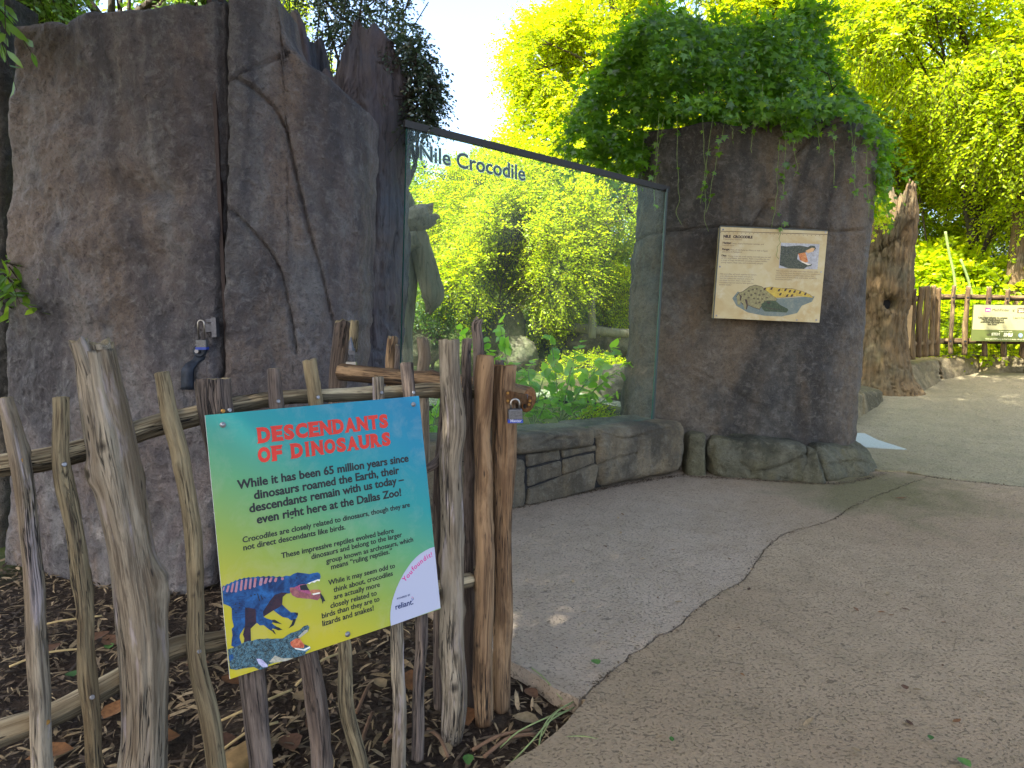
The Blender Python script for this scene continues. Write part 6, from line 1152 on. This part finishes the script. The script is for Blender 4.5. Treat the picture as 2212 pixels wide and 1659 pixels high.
for i, (u, v, s, m) in enumerate([(250, 1205*1+195, .12, DRYB), (190, 1390, .10, DRYB), (255, 1495, .13, DRYO), (225, 1560, .12, DRYO), (290, 1600, .15, DRYO), (160, 1620, .14, DRYO), (390, 1590, .17, DRYO), (400, 1440, .10, DRYB), (520, 1480, .10, DRYO), (640, 1500, .09, DRYT), (700, 1545, .11, DRYB), (330, 1510, .11, DRYO), (80, 1420, .10, DRYB), (60, 1590, .15, DRYB), (740, 1490, .08, DRYT), (620, 1590, .12, DRYB), (515, 1610, .12, DRYB), (815, 1470, .08, DRYT), (960, 1640, .07, DRYT)]):
    kd = 'curled dark brown leaf' if m is DRYB else 'orange-brown dry leaf' if m is DRYO else 'pale tan dry leaf'
    wh_ = [(100, 'beside the leftmost picket'), (215, 'beside the second picket from the left'), (290, 'just left of the thick forked post'), (420, 'between the thick forked post and the next picket'), (560, 'left of the dark flat-topped post'), (665, 'under the sign between the two dark posts'), (860, 'under the right half of the sign'), (9999, 'near the pale corner post')]
    sz = 'largest' if s > .145 else 'big' if s > .115 else 'mid-sized' if s > .095 else 'small'
    fallen(u, v, s, m, sz+' '+kd+(', farther back, ' if v < 1480 else ' ')+[t_ for lim, t_ in wh_ if u < lim][0], group='large dry leaves in the litter')
fallen(1012, 1570, .14, DRYO, 'orange dry leaf standing between the pale and brown corner posts', ang=.4)['label'] = 'orange dry leaf leaning between the pale and brown corner posts'
fallen(893, 1500, .16, DRYO, 'broad tan leaf propped behind the corner post', ang=.2)
fallen(1165, 1562, .10, DRYT, 'pale crumpled leaf on the soil corner beside the path edge'); fallen(1135, 1490, .08, DRYB, 'brown curled leaf against the grey slab edge'); fallen(1180, 1500, .07, DRYT, 'small tan leaf in the notch where the soil meets the path')
GRN = drymat('green_leaf', srgb(50, 84, 34), srgb(88, 124, 58))
for u, v, s, z, lb_ in ((1012, 1632, .055, -.04, 'round fresh green leaf on the soil before the corner posts'), (1283, 1428, .06, .012, 'fresh green leaf lying alone on the grey slab'), (1452, 1606, .025, .012, 'tiny green leaf scrap on the brown path'), (2070, 1640, .055, .012, 'larger green leaf at the lower right on the brown path'), (2010, 1592, .03, .012, 'little green leaf just above the larger one at lower right'), (842, 1450, .05, -.04, 'green leaf in the litter below the right half of the sign'), (150, 1455, .07, -.04, 'green leaf between the two leftmost pickets, nearer the lower rail'), (110, 1400, .06, -.04, 'green leaf between the two leftmost pickets, farther back'), (235, 1405, .06, -.04, 'green leaf just left of the thick forked post')):
    fallen(u, v, s, GRN, lb_, group='fresh green fallen leaves', z=z)
for i in range(46):
    u, v = rng.uniform(1130, 2200), rng.uniform(1060, 1650)
    if v > 1430 and u < 1320: continue
    fallen(u, v, rng.uniform(.018, .045), [DRYT, DRYB, DRYO, DRYT][i % 4], 'small dry leaf fragment lying on the concrete path', group='dry leaf fragments on the path', wid=.8, z=.003)
fallen(1960, 1078, .10, DRYO, 'long orange-yellow leaf on the path near the pillar foot', ang=1.5, wid=.7, z=.01); fallen(1735, 1572, .07, DRYT, 'pale narrow leaf lying alone on the brown path', ang=-.9, wid=.5, z=.01); fallen(1958, 1493, .04, DRYB, 'small black leaf scrap on the brown path', z=.01)
# crumbs and short straws over the path (uncountable)
n = 5200; P = np.stack([rng.uniform(-.4, 5, n), rng.uniform(1.6, 9, n)], -1); k = P[:, 1] > 1.6; C = np.stack([P[:, 0], P[:, 1], np.where(P[:, 1] > 5.9, gz(P[:, 1]), 0)+.003], -1)
U_, V_ = proj(C); k = ~inside(P[:, 0], P[:, 1], polyS) & (U_ > 1110) & (V_ < 1700); C = C[k]; n = len(C); D = rng.normal(0, 1, (n, 3)); D[:, 2] *= .08; N = rng.normal(0, .2, (n, 3)); N[:, 2] += 1.5
o = leafcloud('path_crumbs', C, D, N, rng.uniform(.004, .015, n)*np.where(rng.uniform(0, 1, n) > .96, 2.6, 1), T_DIA, DRYT, None, .8, rng); o['label'] = 'tiny dry crumbs and straw bits strewn over the path'; o['category'] = 'debris'
def joint_debris(px, n, wdt, name, label):
    L_ = np.array([G(*p, .004) for p in px]); L_ = catmull(np.c_[L_, np.zeros(len(L_))], .03)[:, :3]; q = L_[rng.integers(0, len(L_), n)]+rng.normal(0, wdt, (n, 3))*[1, 1, 0]; q[:, 2] = gz(q[:, 1])+.004
    D = rng.normal(0, 1, (n, 3)); D[:, 2] *= .15; N = rng.normal(0, .3, (n, 3)); N[:, 2] += 1.5
    o = leafcloud(name, q, D, N, rng.uniform(.006, .026, n), T_DIA, DRY, None, 1.0, rng); o['label'] = label; o['category'] = 'debris'
joint_debris([(1105, 1098), (1200, 1077), (1290, 1058), (1400, 1037), (1480, 1025)], 900, .018, 'joint_debris', 'dark leaf crumbs gathered along the foot of the stone wall')
joint_debris([(1484, 1028), (1600, 1034), (1740, 1043), (1800, 1044), (1850, 1038), (1908, 1022)], 800, .018, 'joint_debris', 'dark leaf crumbs gathered round the pillar foot stones')
joint_debris(crk, 420, .007, 'joint_debris', 'dirt crumbs caught along the winding crack in the path')
joint_debris(jn, 300, .012, 'joint_debris', 'dirt crumbs caught along the straight joint at the right of the path')
# sticks and green grass straws at the soil corner
def straw(rows, r, mat, label, name='straw', group=None, lift=.02):
    c = catmull([(*(G(u, v, -.03)+[0, 0, lift*math.sin(math.pi*i/(len(rows)-1))]), r) for i, (u, v) in enumerate(rows)], .02); V, F = tube(c[:, :3], c[:, 3], 6); o = mk(name, V, F, mat); props(o, label, name, group); return origin_to(o, c[0, :3])
GS = plain('straw_green', srgb(122, 132, 82), .6, 0, .3, .2); TS = plain('straw_tan', srgb(176, 152, 104), .7, 0, .3, .2); BS = plain('stick_brown', srgb(104, 80, 60), .8, 0, .2, .3, 30, .001)
for rows in ([(1240, 1528), (1190, 1575), (1150, 1620), (1098, 1655)], [(1232, 1520), (1196, 1560), (1170, 1600), (1160, 1655)], [(1215, 1512), (1170, 1480), (1120, 1425)], [(1225, 1535), (1180, 1570), (1120, 1600), (1080, 1615)], [(1245, 1512), (1200, 1562), (1170, 1590)]): straw(rows, .0028, GS, 'long pale green grass straw bundled at the soil corner by the path', group='green straws at the soil corner', lift=.04)
straw([(1150, 1650), (1190, 1615), (1260, 1608), (1320, 1625), (1370, 1662)], .003, GS, 'green vine tendril curving over the bottom edge of the path', lift=.03)
for rows in ([(770, 1540), (792, 1500), (800, 1480)], [(775, 1620), (800, 1560), (806, 1540)], [(925, 1575), (950, 1605), (968, 1635)], [(830, 1605), (860, 1590), (905, 1560)], [(1020, 1620), (1080, 1600), (1150, 1575)], [(1045, 1635), (1100, 1605), (1160, 1585)]): straw(rows, .007, BS, 'short brown stick lying in the litter under the sign', 'stick', 'brown sticks in the litter')
for rows in ([(470, 1560), (560, 1530), (630, 1490)], [(640, 1480), (690, 1440), (735, 1410)], [(480, 1620), (540, 1590), (600, 1560)], [(20, 1440), (100, 1420), (190, 1400)], [(60, 1360), (130, 1350), (220, 1330)]): straw(rows, .005, TS, 'long tan straw stalk across the litter', group='tan straws in the litter')
t = thing('wood_block', 'sawn timber offcut lying at the foot of the dark post', 'wood block', G(520, 1640, -.05))
b = G(500, 1690, -.05); e1 = nrmz(np.array([.55, .8, 0])); e2 = np.array([-e1[1], e1[0], 0]); P8 = [b+e1*a+e2*c_+np.array([0, 0, d]) for c_ in (0, .09) for a, d in ((0, 0), (.16, 0), (.16, .05), (0, .05))]
rblock('block', P8, plain('sawn_wood', srgb(130, 104, 66), .8, 0, .2, .3, 20, .002), t, r=.006, res=.02, amp=.004)
